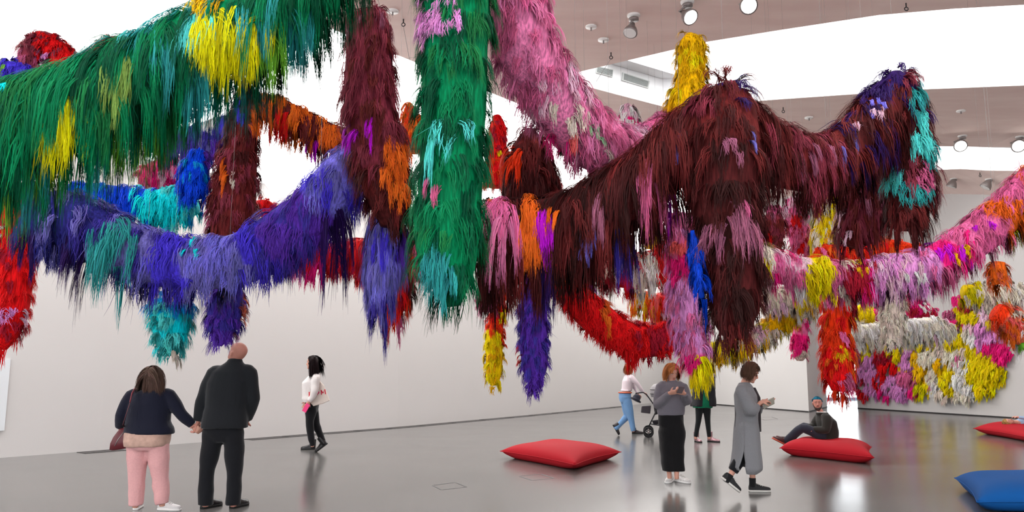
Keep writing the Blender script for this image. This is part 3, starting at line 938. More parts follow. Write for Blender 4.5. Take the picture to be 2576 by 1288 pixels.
hair_body('hair_garland', 'maroon hair garland dipping between the heavy tassel and the teal streaked one', [
    (1850, 320, 5.9, 80, ['maroon', 'dkmaroon']), (1930, 378, 6.0, 78, ['dkmaroon', 'maroon', 'wine']), (2010, 412, 6.1, 74, ['maroon', 'dkmaroon', 'wine']), (2090, 408, 6.2, 70, ['maroon', 'dkmaroon']), (2160, 355, 6.3, 72, ['dkmaroon', 'maroon', 'dkpurple']), (2215, 290, 6.4, 70, ['maroon', 'dkmaroon']), (2250, 230, 6.4, 52, ['dkpurple', 'maroon'])],
    L=0.28, group=G, wires=(0.5,), patches=[(2030, 380, 18, 40, 'mauve', 0.7), (2070, 360, 22, 50, 'wine', 0.9), (2108, 370, 8, 40, 'lilacblue', 0.6), (2165, 318, 22, 14, 'pale', 0.35), (2180, 285, 12, 14, 'peri', 0.4), (1975, 330, 26, 18, 'wine', 0.6), (2195, 230, 26, 40, 'dkpurple', 0.5), (2140, 410, 26, 30, 'dkpurple', 0.8)])
hair_body('hair_tassel', 'maroon hair tassel streaked with teal under a dark purple peak', [
    (2252, 182, 6.4, 16, ['dkpurple']), (2254, 215, 6.4, 48, ['dkpurple', 'maroon']), (2264, 285, 6.4, 60, ['maroon', 'dkmaroon', 'dkpurple']), (2284, 370, 6.4, 60, ['dkmaroon', 'maroon']), (2290, 450, 6.4, 58, ['dkmaroon', 'wine']), (2284, 520, 6.4, 52, ['dkmaroon', 'maroon']), (2278, 575, 6.4, 34, ['dkmaroon', 'maroon'])],
    L=0.2, style='shag', group=G, wires=(0.02,), patches=[(2302, 250, 18, 40, 'teal', 0.9), (2312, 330, 26, 50, 'turq', 0.9), (2330, 380, 18, 36, 'teal', 0.8), (2325, 450, 20, 24, 'rose', 0.7), (2250, 450, 20, 24, 'turq', 0.8), (2275, 480, 34, 18, 'teal', 0.8), (2312, 490, 26, 20, 'teal', 0.8), (2290, 195, 18, 20, 'wine', 0.8)])
hair_body('hair_tassel', 'ragged wine red hair tassel hanging behind the teal streaked one', [
    (2188, 400, 7.2, 28, ['wine', 'maroon']), (2182, 470, 7.2, 42, ['wine', 'maroon', 'mauve']), (2168, 540, 7.2, 52, ['wine', 'maroon']), (2155, 590, 7.2, 46, ['maroon', 'wine']), (2145, 620, 7.2, 20, ['maroon'])], L=0.24, style='shag', group=G, wires=(0.0,), patches=[(2122, 520, 7, 26, 'pale', 0.7), (2135, 590, 6, 14, 'pale', 0.6)])
hair_body('hair_garland', 'fluffy dusty pink hair garland sloping down from the ceiling', [
    (1265, -70, 5.8, 84, ['dpink', 'rose']), (1292, 20, 5.9, 88, ['dpink', 'rose', 'pink']), (1325, 125, 6.0, 86, ['dpink', 'rose']), (1375, 220, 6.2, 84, ['dpink', 'rose', 'pale']), (1440, 305, 6.4, 82, ['dpink', 'rose']), (1510, 365, 6.6, 76, ['dpink', 'rose']), (1572, 375, 7.2, 52, ['dpink', 'pale']), (1630, 345, 8.4, 36, ['pink', 'dpink']), (1690, 300, 9.4, 30, ['dpink', 'pink']), (1740, 260, 10, 26, ['dpink'])],
    L=0.2, style='shag', out=0.42, group=G, wires=(0.2, 0.6), patches=[(1392, 350, 34, 26, 'hotpink', 0.8), (1425, 270, 30, 34, 'beige', 0.8), (1428, 315, 16, 26, 'coral', 0.9), (1490, 310, 14, 34, 'greygreen', 0.5), (1540, 400, 28, 36, 'beige', 0.7), (1400, 390, 14, 10, 'greygreen', 0.6), (1500, 410, 34, 30, 'rose', 0.9), (1605, 365, 22, 16, 'hotpink', 0.7), (1670, 330, 22, 14, 'salmon', 0.4), (1285, 50, 24, 50, 'rose', 1.0), (1330, 220, 30, 30, 'rose', 1.0)])
hair_body('hair_garland', 'blue violet hair garland with teal and periwinkle bands sagging over the couple', [
    (88, 610, 7.0, 46, ['dkpurple', 'navy']), (140, 555, 7.0, 82, ['navy', 'lilacblue', 'navy']), (230, 585, 7.0, 80, ['navy', 'indigo', 'lilacblue']), (310, 625, 7.0, 76, ['lilacblue', 'navy', 'indigo']), (380, 648, 7.0, 72, ['lilacblue', 'peri', 'indigo']), (450, 662, 7.0, 70, ['violet', 'indigo']), (520, 664, 7.0, 70, ['lilacblue', 'peri']), (590, 655, 7.0, 70, ['lilacblue', 'indigo', 'peri']), (650, 632, 7.0, 72, ['violet', 'indigo']), (720, 590, 7.0, 74, ['indigo', 'purple']), (785, 545, 7.0, 74, ['purple', 'indigo']), (835, 485, 7.0, 72, ['peri', 'lilacblue', 'violet']), (885, 435, 7.0, 70, ['peri', 'peri', 'lilacblue']), (930, 400, 7.0, 50, ['peri'])],
    L=0.21, group=G, wires=(0.3, 0.8), patches=[(305, 590, 38, 44, 'teal', 1.6), (285, 640, 28, 40, 'teal', 2.2), (497, 610, 12, 30, 'cyan', 0.4), (212, 650, 18, 40, 'dkpurple', 2.4), (80, 600, 16, 40, 'dkpurple', 1.5), (838, 545, 26, 34, 'dkpurple', 3.6), (420, 620, 26, 40, 'violet', 0.9), (560, 620, 30, 40, 'peri', 0.9), (690, 580, 40, 30, 'purple', 0.8)])
hair_body('hair_tassel', 'tall wine red hair tassel with magenta and orange locks, rounded at the top', [
    (928, 24, 6.6, 18, ['wine']), (930, 50, 6.6, 48, ['wine', 'mauve']), (930, 120, 6.6, 60, ['wine', 'wine', 'maroon', 'wine']), (928, 210, 6.6, 66, ['wine', 'wine', 'maroon']), (934, 300, 6.6, 70, ['wine', 'wine', 'maroon']), (952, 380, 6.6, 72, ['wine', 'maroon']), (972, 460, 6.6, 66, ['maroon', 'dkmaroon']), (985, 530, 6.6, 52, ['dkmaroon', 'maroon']), (985, 570, 6.6, 30, ['dkmaroon'])],
    L=0.24, style='shag', group=G, wires=(0.02,), patches=[(1000, 375, 26, 28, 'orange', 1.2), (990, 430, 22, 36, 'orange', 1.0), (886, 330, 12, 24, 'magenta', 0.9), (935, 320, 7, 34, 'magenta', 0.9), (1015, 480, 16, 30, 'orange', 0.9)])
hair_body('hair_tassel', 'periwinkle hair tassel hanging under the wine red one', [
    (968, 540, 6.9, 36, ['lilacblue', 'peri']), (970, 600, 6.9, 46, ['peri', 'lilacblue', 'violet']), (965, 680, 6.9, 42, ['lilacblue', 'peri']), (958, 740, 6.9, 26, ['indigo', 'lilacblue']), (952, 780, 6.9, 12, ['indigo'])], L=0.26, style='fall', group=G, patches=[(1010, 590, 12, 40, 'purple', 1.0)])
hair_body('hair_tassel', 'red hair tassel with a pink tip and maroon flank behind the periwinkle one', [
    (1000, 590, 8.0, 34, ['red', 'scarlet']), (990, 650, 8.0, 46, ['red', 'scarlet']), (990, 720, 8.0, 48, ['red', 'scarlet', 'crimson']), (990, 770, 8.0, 34, ['red', 'scarlet']), (993, 810, 8.0, 12, ['red'])], L=0.26, style='fall', group=G, wires=(0.0,), patches=[(1000, 800, 12, 16, 'rose', 0.9), (1036, 710, 10, 50, 'maroon', 0.7)])
hair_body('hair_garland', 'red hair garland with pink locks behind the blue violet garland', [
    (735, 640, 10.5, 26, ['red', 'hotpink']), (790, 650, 10.5, 30, ['red', 'crimson', 'hotpink']), (850, 640, 10.5, 32, ['red', 'crimson']), (905, 640, 10.3, 40, ['red', 'crimson']), (1060, 640, 9.8, 40, ['crimson', 'rose']), (1100, 660, 9.8, 30, ['rose', 'crimson'])], L=0.34, group=G, wires=(0.5,), patches=[(745, 650, 10, 18, 'pink', 1.3), (800, 660, 12, 18, 'hotpink', 1.6), (1070, 660, 12, 20, 'pink', 1.2)])
hair_body('hair_tassel', 'dark maroon hair cone with an orange red lock behind the sloping pink garland', [
    (1335, 325, 7.6, 12, ['dkmaroon']), (1333, 350, 7.6, 34, ['maroon', 'dkmaroon']), (1332, 400, 7.6, 58, ['dkmaroon', 'maroon']), (1332, 450, 7.6, 72, ['dkmaroon', 'maroon']), (1332, 500, 7.6, 76, ['dkmaroon', 'black'])], L=0.3, style='fall', group=G, wires=(0.02,), patches=[(1298, 385, 14, 26, 'scarlet', 1.3), (1410, 480, 10, 24, 'red', 0.7)])
hair_body('hair_tassel', 'golden yellow hair tassel reaching up under the lit spotlight', [
    (1733, 84, 9.0, 8, ['gold']), (1737, 105, 9.0, 30, ['gold']), (1740, 150, 9.0, 37, ['gold', 'yellow']), (1738, 200, 9.0, 37, ['gold']), (1728, 245, 9.0, 44, ['gold', 'yellow']), (1715, 285, 9.0, 46, ['gold'])], L=0.2, style='shag', group=G, wires=(0.01,))
hair_body('hair_tassel', 'small pale pink and white hair tassel below the rooflight', [
    (1580, 262, 11.5, 6, ['pale', 'white']), (1580, 285, 11.5, 22, ['pale', 'white']), (1582, 315, 11.5, 27, ['hotpink', 'pale', 'white']), (1582, 345, 11.5, 25, ['hotpink', 'pink'])], L=0.28, style='fall', group=G, wires=(0.01,))
hair_body('hair_tassel', 'maroon hair tassel with an orange lock behind the blue violet garland', [
    (622, 225, 8.6, 22, ['maroon', 'dkmaroon']), (617, 290, 8.6, 34, ['maroon', 'dkmaroon']), (604, 370, 8.6, 44, ['maroon', 'dkmaroon', 'wine']), (594, 450, 8.6, 54, ['maroon', 'wine']), (586, 530, 8.6, 58, ['maroon', 'wine']), (580, 610, 8.6, 52, ['maroon'])], L=0.26, style='shag', group=G, wires=(0.0,), patches=[(568, 425, 9, 26, 'orange', 1.2), (588, 450, 7, 16, 'beige', 0.6), (640, 290, 14, 40, 'orange', 1.0), (606, 270, 10, 40, 'violet', 0.8), (520, 540, 12, 26, 'rose', 0.6)])
hair_body('hair_garland', 'orange and maroon hair garland rising behind the tall wine red tassel', [
    (640, 255, 9.4, 26, ['orange', 'maroon']), (690, 275, 9.4, 36, ['maroon', 'orange']), (745, 305, 9.4, 38, ['maroon', 'orange', 'orange']), (805, 335, 9.4, 38, ['maroon', 'orange']), (860, 360, 9.4, 38, ['maroon', 'orange']), (905, 380, 9.4, 36, ['maroon'])], L=0.36, group=G, wires=(0.4,), patches=[(690, 310, 16, 22, 'red', 1.1), (715, 300, 14, 24, 'red', 1.1), (795, 360, 8, 18, 'magenta', 1.0), (740, 280, 20, 20, 'orange', 0.8), (830, 320, 20, 16, 'orange', 0.9)])
hair_body('hair_tassel', 'orange hair bump peeping out beside the green tassel', [(1030, 262, 9.6, 8, ['orange']), (1032, 285, 9.6, 20, ['orange', 'scarlet']), (1036, 330, 9.6, 30, ['orange', 'scarlet']), (1040, 380, 9.6, 34, ['orange', 'red'])], L=0.2, style='shag', group=G, wires=(0.02,))
hair_body('hair_tassel', 'bright red hair tassel between the green tassel and the maroon cone', [(1250, 290, 10, 8, ['red']), (1252, 320, 10, 22, ['red', 'crimson']), (1250, 370, 10, 26, ['red', 'crimson']), (1248, 430, 10, 28, ['red', 'scarlet']), (1245, 470, 10, 26, ['red'])], L=0.18, style='shag', group=G, wires=(0.02,), patches=[(1256, 385, 7, 9, 'yellow', 0.8)])
hair_body('hair_garland', 'indigo hair garland behind the green fringe', [(410, 372, 9.6, 26, ['indigo', 'dkpurple']), (470, 352, 9.6, 34, ['indigo', 'purple']), (530, 345, 9.6, 36, ['indigo', 'purple', 'lilacblue']), (590, 318, 9.6, 36, ['indigo', 'violet', 'lilacblue'])], L=0.3, group=G, wires=(0.5,), patches=[(535, 290, 12, 26, 'white', 0.8), (385, 400, 14, 20, 'wine', 1.0)])
hair_body('hair_garland', 'royal blue and bright cyan hair garland behind the blue violet one', [(190, 488, 8.8, 32, ['royal', 'cerulean']), (250, 496, 8.8, 36, ['royal', 'cerulean']), (310, 505, 8.8, 38, ['royal']), (365, 512, 8.8, 40, ['royal', 'cyan']), (410, 515, 8.8, 42, ['cyan']), (455, 512, 8.8, 46, ['cyan', 'turq']), (490, 505, 8.8, 36, ['cyan', 'turq', 'cerulean'])], L=0.24, group=G, wires=(0.3,), out=0.35)
hair_body('hair_tassel', 'royal blue hair tassel standing above the cyan band', [(505, 380, 8.5, 18, ['royal']), (495, 420, 8.5, 34, ['royal', 'cerulean']), (485, 465, 8.5, 36, ['royal']), (488, 500, 8.5, 20, ['royal'])], L=0.2, style='shag', group=G, wires=(0.0,), patches=[(520, 400, 10, 24, 'purple', 0.7)])
hair_body('hair_garland', 'hot pink hair bundle behind the royal blue garland', [(355, 450, 10.6, 24, ['rose', 'hotpink']), (395, 438, 10.6, 36, ['hotpink', 'hotpink', 'rose']), (440, 428, 10.6, 36, ['hotpink', 'pink', 'pale']), (480, 415, 10.6, 28, ['pale', 'pink'])], L=0.2, style='shag', group=G, wires=(0.5,))
hair_body('hair_garland', 'red and maroon hair hump above the green garland', [(62, 200, 8.2, 26, ['wine', 'rose']), (76, 140, 8.2, 28, ['wine', 'rose']), (105, 108, 8.2, 32, ['wine', 'red', 'wine']), (140, 128, 8.2, 32, ['red', 'wine']), (168, 165, 8.2, 34, ['red']), (195, 215, 8.2, 36, ['red'])], L=0.16, style='shag', group=G, wires=(0.4,), patches=[(125, 110, 26, 16, 'red', 0.6), (112, 150, 16, 20, 'lilac', 0.6), (85, 95, 20, 16, 'wine', 0.5)])
hair_body('hair_garland', 'orange red hair hump just above the green garland', [(232, 145, 8.4, 14, ['scarlet', 'salmon']), (262, 118, 8.4, 20, ['scarlet', 'salmon']), (300, 115, 8.4, 24, ['scarlet', 'orange']), (340, 140, 8.4, 26, ['scarlet'])], L=0.14, style='shag', group=G, wires=(0.5,))
hair_body('hair_garland', 'blue violet and lime hair hump at the edge above the green garland', [(-40, 195, 7.6, 26, ['lime']), (0, 180, 7.6, 26, ['lime', 'olive']), (38, 178, 7.6, 24, ['violet']), (75, 200, 7.6, 26, ['violet'])], L=0.14, style='shag', group=G, wires=(0.4,))
hair_body('hair_tassel', 'small red hair bump behind the blue violet garland', [(640, 520, 11, 16, ['red', 'pale']), (668, 522, 11, 20, ['red']), (700, 545, 11, 20, ['red', 'crimson'])], L=0.14, style='shag', group=G, wires=(0.4,))
hair_body('hair_tassel', 'red hair tassel with a lilac band hanging over the pale wall panel', [
    (18, 500, 8.2, 40, ['red']), (24, 580, 8.2, 52, ['red', 'crimson']), (28, 660, 8.2, 54, ['red', 'red', 'crimson']), (24, 740, 8.2, 52, ['red']), (16, 800, 8.2, 48, ['red', 'crimson']), (6, 850, 8.2, 34, ['red', 'crimson']), (2, 880, 8.2, 14, ['red'])], L=0.18, style='shag', group=G, wires=(0.0,), patches=[(20, 790, 38, 12, 'lilac', 0.55), (62, 800, 12, 12, 'pale', 0.6), (4, 590, 10, 14, 'white', 0.3)])
hair_body('hair_tassel', 'turquoise hair tassel above the woman in the navy cardigan', [(432, 738, 7.9, 32, ['beige', 'cerulean']), (432, 770, 7.9, 54, ['cerulean', 'turq']), (431, 815, 7.9, 50, ['cyan', 'teal', 'turq']), (428, 860, 7.9, 38, ['teal', 'cyan', 'turq']), (428, 895, 7.9, 18, ['teal', 'turq'])], L=0.18, style='shag', group=G, wires=(0.0,), patches=[(440, 890, 8, 12, 'beige', 0.9)])
hair_body('hair_tassel', 'short purple hair tassel just above the man in the dark suit', [(572, 728, 7.7, 36, ['purple', 'salmon']), (568, 770, 7.7, 44, ['indigo', 'purple']), (562, 810, 7.7, 42, ['indigo', 'purple']), (554, 845, 7.7, 26, ['purple']), (549, 870, 7.7, 10, ['purple', 'lilac'])], L=0.17, style='shag', group=G, wires=(0.0,), patches=[(612, 780, 10, 26, 'salmon', 0.8), (595, 850, 12, 12, 'lilac', 0.7)])
hair_body('hair_tassel', 'slim yellow hair tassel with an orange red collar before the long white wall', [(1258, 700, 13, 12, ['orange', 'red']), (1256, 760, 13, 17, ['red', 'scarlet', 'orange']), (1247, 815, 13, 21, ['scarlet', 'red']), (1242, 850, 13, 23, ['yellow']), (1243, 900, 13, 23, ['yellow', 'gold']), (1242, 945, 13, 20, ['yellow', 'gold']), (1242, 970, 13, 9, ['yellow', 'gold'])], L=0.2, style='shag', group=G, wires=(0.0,), patches=[(1263, 790, 8, 20, 'yellow', 0.7), (1262, 850, 7, 20, 'scarlet', 0.7)])
hair_body('hair_tassel', 'pink pompom tassel beside the tip of the green tassel', [(1232, 690, 10.5, 10, ['pink']), (1230, 730, 10.5, 22, ['pink', 'rose']), (1229, 760, 10.5, 27, ['pink', 'rose']), (1229, 785, 10.5, 16, ['pink'])], L=0.16, style='shag', group=G, wires=(0.0,))
hair_body('hair_tassel', 'slim purple hair tassel below the dark maroon garland', [(1345, 690, 9.0, 32, ['purple', 'dkpurple']), (1343, 740, 9.0, 34, ['purple', 'indigo']), (1342, 800, 9.0, 38, ['purple', 'indigo']), (1343, 860, 9.0, 37, ['purple', 'indigo']), (1345, 920, 9.0, 35, ['purple', 'indigo']), (1344, 960, 9.0, 20, ['purple']), (1343, 980, 9.0, 8, ['purple'])], L=0.17, style='shag', group=G, wires=(0.0,), patches=[(1308, 890, 6, 24, 'red', 0.6)])
hair_body('hair_garland', 'red hair garland sagging above the woman with the pushchair', [
    (1370, 680, 9.6, 34, ['red', 'crimson']), (1425, 720, 9.6, 42, ['red', 'crimson']), (1480, 780, 9.6, 46, ['red']), (1540, 830, 9.6, 46, ['red']), (1600, 858, 9.6, 44, ['red', 'red', 'crimson']), (1655, 855, 9.6, 42, ['crimson', 'red']), (1710, 835, 9.6, 40, ['red', 'crimson']), (1760, 800, 9.6, 36, ['red'])], L=0.15, group=G, wires=(0.3, 0.8), out=0.32, patches=[(1440, 690, 18, 24, 'orange', 1.0), (1500, 700, 14, 20, 'magenta', 0.9), (1520, 780, 14, 40, 'orange', 1.3), (1650, 850, 16, 30, 'crimson', 0.9), (1585, 885, 14, 14, 'red', 1.9)])
hair_body('hair_garland', 'red and white striped hair garland behind the dark maroon one', [
    (1470, 660, 11.5, 44, ['crimson', 'red']), (1535, 672, 11.5, 48, ['crimson', 'beige']), (1585, 680, 11.5, 50, ['red', 'white', 'pale']), (1630, 682, 11.5, 48, ['beige', 'white']), (1665, 670, 11.5, 46, ['red', 'crimson']), (1700, 635, 11.5, 46, ['red']), (1740, 590, 11.5, 44, ['red'])], L=0.3, group=G, wires=(0.3,), patches=[(1600, 680, 12, 40, 'beige', 1.0), (1575, 690, 10, 34, 'red', 0.9), (1630, 700, 12, 40, 'white', 0.9)])
hair_body('hair_garland', 'yellow and orange fringed hair garland behind the red and white one', [(1590, 745, 14, 18, ['gold', 'orange']), (1640, 765, 14, 24, ['scarlet', 'gold', 'coral']), (1690, 760, 14, 28, ['red', 'gold', 'pale', 'crimson']), (1740, 740, 14, 26, ['red', 'gold'])], L=0.42, group=G, wires=(0.5,))
hair_body('hair_tassel', 'yellow hair tassel glimpsed above the red and white garland', [(1640, 560, 13, 20, ['yellow']), (1640, 600, 13, 25, ['yellow', 'gold']), (1642, 625, 13, 16, ['yellow'])], L=0.22, style='shag', group=G, wires=(0.0,))
hair_body('hair_tassel', 'long pink hair tassel with a yellow tip beside the heavy maroon one', [
    (1716, 540, 8.0, 30, ['dpink', 'pink']), (1712, 600, 8.0, 36, ['pink', 'lilac', 'rose']), (1720, 660, 8.0, 42, ['pink', 'lilac', 'hotpink']), (1727, 730, 8.0, 46, ['lilac', 'dpink']), (1731, 800, 8.0, 46, ['lilac', 'dpink', 'pink']), (1743, 860, 8.0, 38, ['lilac', 'pink']), (1752, 915, 8.0, 28, ['hotpink', 'rose', 'yellow']), (1757, 950, 8.0, 12, ['yellow'])], L=0.22, style='shag', group=G, wires=(0.0,), patches=[(1725, 660, 30, 22, 'hotpink', 0.8), (1715, 610, 22, 18, 'coral', 0.8), (1770, 915, 22, 26, 'yellow', 1.2), (1755, 940, 22, 18, 'yellow', 1.0), (1732, 900, 18, 18, 'hotpink', 0.9)])
hair_body('hair_garland', 'long pink, yellow and lilac hair garland climbing towards the edge of the view', [
    (1905, 640, 8.6, 34, ['cream', 'salmon', 'yellow']), (1955, 672, 8.6, 40, ['pink', 'pale', 'hotpink']), (2005, 684, 8.6, 42, ['pale', 'pink', 'white']), (2052, 690, 8.6, 44, ['yellow']), (2100, 698, 8.6, 44, ['rose', 'beige', 'pink']), (2150, 700, 8.6, 44, ['crimson', 'rose', 'hotpink']), (2205, 692, 8.6, 46, ['lilac', 'pale']), (2265, 684, 8.6, 46, ['lilac', 'lilac', 'pale']), (2325, 672, 8.6, 48, ['lilac', 'pink']), (2370, 652, 8.6, 48, ['hotpink', 'magenta']), (2420, 622, 8.6, 50, ['pink', 'hotpink', 'pink']), (2475, 582, 8.6, 52, ['pink', 'pink', 'rose']), (2520, 545, 8.6, 52, ['orange', 'pink']), (2560, 505, 8.6, 52, ['pink', 'rose']), (2610, 455, 8.6, 52, ['pink', 'orange'])],
    L=0.25, group=G, wires=(0.4, 0.85), patches=[(2052, 680, 34, 34, 'yellow', 0.9), (2155, 665, 14, 16, 'gold', 0.5), (1985, 690, 20, 26, 'rose', 0.8), (2135, 690, 22, 26, 'crimson', 0.9), (2410, 635, 10, 18, 'gold', 0.5), (2385, 700, 32, 30, 'rose', 1.3), (2460, 575, 18, 10, 'magenta', 0.4), (2520, 530, 40, 16, 'orange', 0.7), (2555, 560, 18, 40, 'orange', 0.9), (2570, 620, 12, 40, 'ygreen', 1.2), (2290, 680, 16, 20, 'white', 0.6)])
hair_body('hair_tassel', 'orange red hair tassel with a yellow collar beside the bright passage', [
    (2112, 690, 9.6, 36, ['scarlet', 'beige']), (2112, 745, 9.6, 38, ['scarlet', 'red', 'pink']), (2106, 800, 9.6, 38, ['scarlet', 'red', 'orange']), (2104, 855, 9.6, 36, ['scarlet', 'orange', 'red']), (2108, 905, 9.6, 40, ['red', 'scarlet', 'orange']), (2110, 950, 9.6, 36, ['red', 'rose', 'scarlet']), (2108, 985, 9.6, 16, ['red', 'scarlet'])], L=0.22, style='shag', group=G, wires=(0.0,), patches=[(2115, 885, 18, 12, 'gold', 0.7), (2120, 845, 8, 20, 'pink', 0.7), (2092, 760, 16, 14, 'pink', 0.6), (2135, 730, 14, 18, 'gold', 0.7), (2092, 912, 12, 14, 'orange', 0.6), (2150, 780, 10, 30, 'crimson', 0.8)])
hair_body('hair_tassel', 'small maroon hair tassel with a red base seen under the maroon fringe', [(1946, 520, 11.5, 14, ['pink', 'mauve']), (1947, 555, 11.5, 26, ['wine', 'maroon']), (1945, 595, 11.5, 28, ['wine', 'maroon']), (1950, 625, 11.5, 18, ['maroon'])], L=0.2, style='shag', group=G, wires=(0.0,), patches=[(1930, 600, 14, 18, 'red', 0.7), (1945, 525, 12, 8, 'pink', 0.5)])
hair_body('hair_tassel', 'pink and red hair tassel seen under the maroon fringe', [(1990, 500, 12, 14, ['pink', 'pale']), (1998, 545, 12, 24, ['pink', 'rose', 'pale']), (2010, 590, 12, 28, ['pink', 'rose', 'crimson']), (2016, 630, 12, 24, ['rose', 'pink', 'crimson']), (2020, 655, 12, 14, ['rose'])], L=0.22, style='shag', group=G, wires=(0.0,), patches=[(2005, 550, 12, 20, 'red', 0.8), (2012, 615, 10, 20, 'red', 0.7)])
hair_body('hair_tassel', 'bright yellow hair tassel seen under the maroon fringe', [(2092, 470, 11, 22, ['yellow']), (2085, 530, 11, 30, ['yellow', 'yellow', 'cream']), (2075, 580, 11, 30, ['yellow', 'gold', 'cream']), (2066, 620, 11, 22, ['cream', 'yellow']), (2060, 640, 11, 12, ['cream'])], L=0.22, style='shag', group=G, wires=(0.0,))
hair_body('hair_garland', 'orange red hair garland behind the ragged wine red tassel', [(2040, 665, 10.6, 18, ['scarlet']), (2085, 640, 10.6, 26, ['scarlet', 'orange', 'pink']), (2140, 650, 10.6, 28, ['scarlet', 'red']), (2205, 630, 10.6, 30, ['scarlet', 'red', 'orange']), (2265, 632, 10.6, 28, ['scarlet', 'orange']), (2330, 650, 10.6, 24, ['orange', 'coral'])], L=0.2, style='shag', group=G, wires=(0.5,))
hair_body('hair_garland', 'cream and yellow hair garland behind the pink and yellow one', [(1890, 745, 11.5, 26, ['cream', 'beige']), (1940, 752, 11.5, 28, ['cream', 'beige', 'pale']), (1985, 750, 11.5, 28, ['cream', 'beige']), (2020, 745, 11.5, 26, ['yellow', 'gold', 'beige']), (2060, 740, 11.5, 24, ['beige', 'gold'])], L=0.22, group=G, wires=(0.4,), patches=[(2008, 745, 14, 26, 'yellow', 0.8)])
hair_body('hair_garland', 'golden yellow hair garland with cream bands behind the cardigan woman', [(1800, 885, 12, 24, ['gold', 'yellow']), (1860, 872, 12, 30, ['gold', 'beige', 'yellow']), (1910, 848, 12, 30, ['cream', 'gold']), (1950, 818, 12, 30, ['gold', 'yellow']), (1985, 795, 12, 28, ['gold']), (2012, 780, 12, 26, ['cream', 'white']), (2040, 770, 12, 22, ['gold', 'cream'])], L=0.22, out=0.3, group=G, wires=(0.4,), patches=[(1900, 840, 18, 20, 'pale', 0.6), (1950, 845, 8, 20, 'beige', 0.6)])
hair_body('hair_tassel', 'small hot pink hair tassel with a grey white tip before the wall corner', [(2015, 780, 13.5, 12, ['pink', 'lilac']), (2014, 820, 13.5, 19, ['pink', 'lilac', 'hotpink']), (2012, 865, 13.5, 20, ['hotpink']), (2012, 895, 13.5, 17, ['beige', 'hotpink']), (2012, 908, 13.5, 8, ['beige'])], L=0.16, style='shag', group=G, wires=(0.0,))
hair_body('hair_tassel', 'tiny dark crimson hair tassel above the wall corner', [(2040, 740, 14, 10, ['maroon']), (2040, 770, 14, 18, ['crimson', 'maroon']), (2040, 790, 14, 14, ['maroon'])], L=0.2, style='shag', group=G, wires=(0.0,))
hair_body('hair_tassel', 'cream white hair tassel in front of the furry mural', [(2240, 735, 11, 28, ['beige', 'cream']), (2245, 775, 11, 30, ['beige', 'cream']), (2245, 820, 11, 30, ['beige', 'cream']), (2244, 855, 11, 26, ['beige', 'cream']), (2244, 868, 11, 16, ['beige'])], L=0.16, style='shag', group=G, wires=(0.0,))
hair_body('hair_garland', 'white hair garland crossing behind the cream tassel', [(2135, 838, 13.5, 22, ['white', 'cream']), (2180, 838, 13.5, 25, ['white', 'cream']), (2235, 835, 13.5, 25, ['cream', 'white']), (2290, 828, 13.5, 25, ['white', 'cream']), (2345, 822, 13.5, 24, ['cream', 'white']), (2385, 828, 13.5, 18, ['cream', 'pale'])], L=0.26, group=G, wires=(0.2, 0.8))
hair_body('hair_tassel', 'hot pink and white hair tuft between cream tassel and magenta lock', [(2290, 740, 14.5, 14, ['hotpink']), (2300, 770, 14.5, 22, ['hotpink', 'crimson']), (2330, 790, 14.5, 24, ['crimson', 'white', 'hotpink']), (2350, 805, 14.5, 16, ['crimson'])], L=0.2, style='shag', group=G, wires=(0.0,), patches=[(2318, 765, 8, 18, 'white', 0.6)])
hair_body('hair_tassel', 'yellow and pink hair tuft above the white garland', [(2160, 770, 15, 14, ['yellow']), (2178, 792, 15, 20, ['yellow']), (2205, 795, 15, 20, ['hotpink', 'rose'])], L=0.2, style='shag', group=G, wires=(0.95,))
hair_body('hair_garland', 'cream hair garland with yellow locks at the edge beyond the pink one', [(2425, 735, 10.4, 20, ['yellow', 'cream']), (2470, 738, 10.4, 26, ['cream', 'beige']), (2530, 740, 10.4, 27, ['cream', 'beige', 'white']), (2600, 742, 10.4, 27, ['cream', 'beige'])], L=0.2, group=G, wires=(0.5,), out=0.3, patches=[(2445, 735, 12, 20, 'ygreen', 0.8), (2512, 760, 12, 10, 'gold', 0.8)])
hair_body('hair_garland', 'salmon orange hair garland curling at the edge of the view before the mural', [(2505, 785, 9.6, 26, ['scarlet', 'salmon']), (2540, 805, 9.6, 36, ['salmon', 'orange', 'coral']), (2580, 835, 9.6, 44, ['salmon', 'orange', 'white']), (2640, 860, 9.6, 44, ['salmon', 'yellow'])], L=0.2, style='shag', group=G, wires=(0.2,), patches=[(2560, 790, 20, 10, 'cream', 0.5), (2574, 860, 14, 18, 'lime', 0.6)])
hair_body('hair_tassel', 'orange hair tuft under the edge of the pink garland', [(2512, 660, 9.4, 16, ['orange', 'salmon']), (2510, 690, 9.4, 22, ['orange', 'salmon']), (2515, 715, 9.4, 18, ['orange'])], L=0.18, style='shag', group=G, wires=(0.0,))

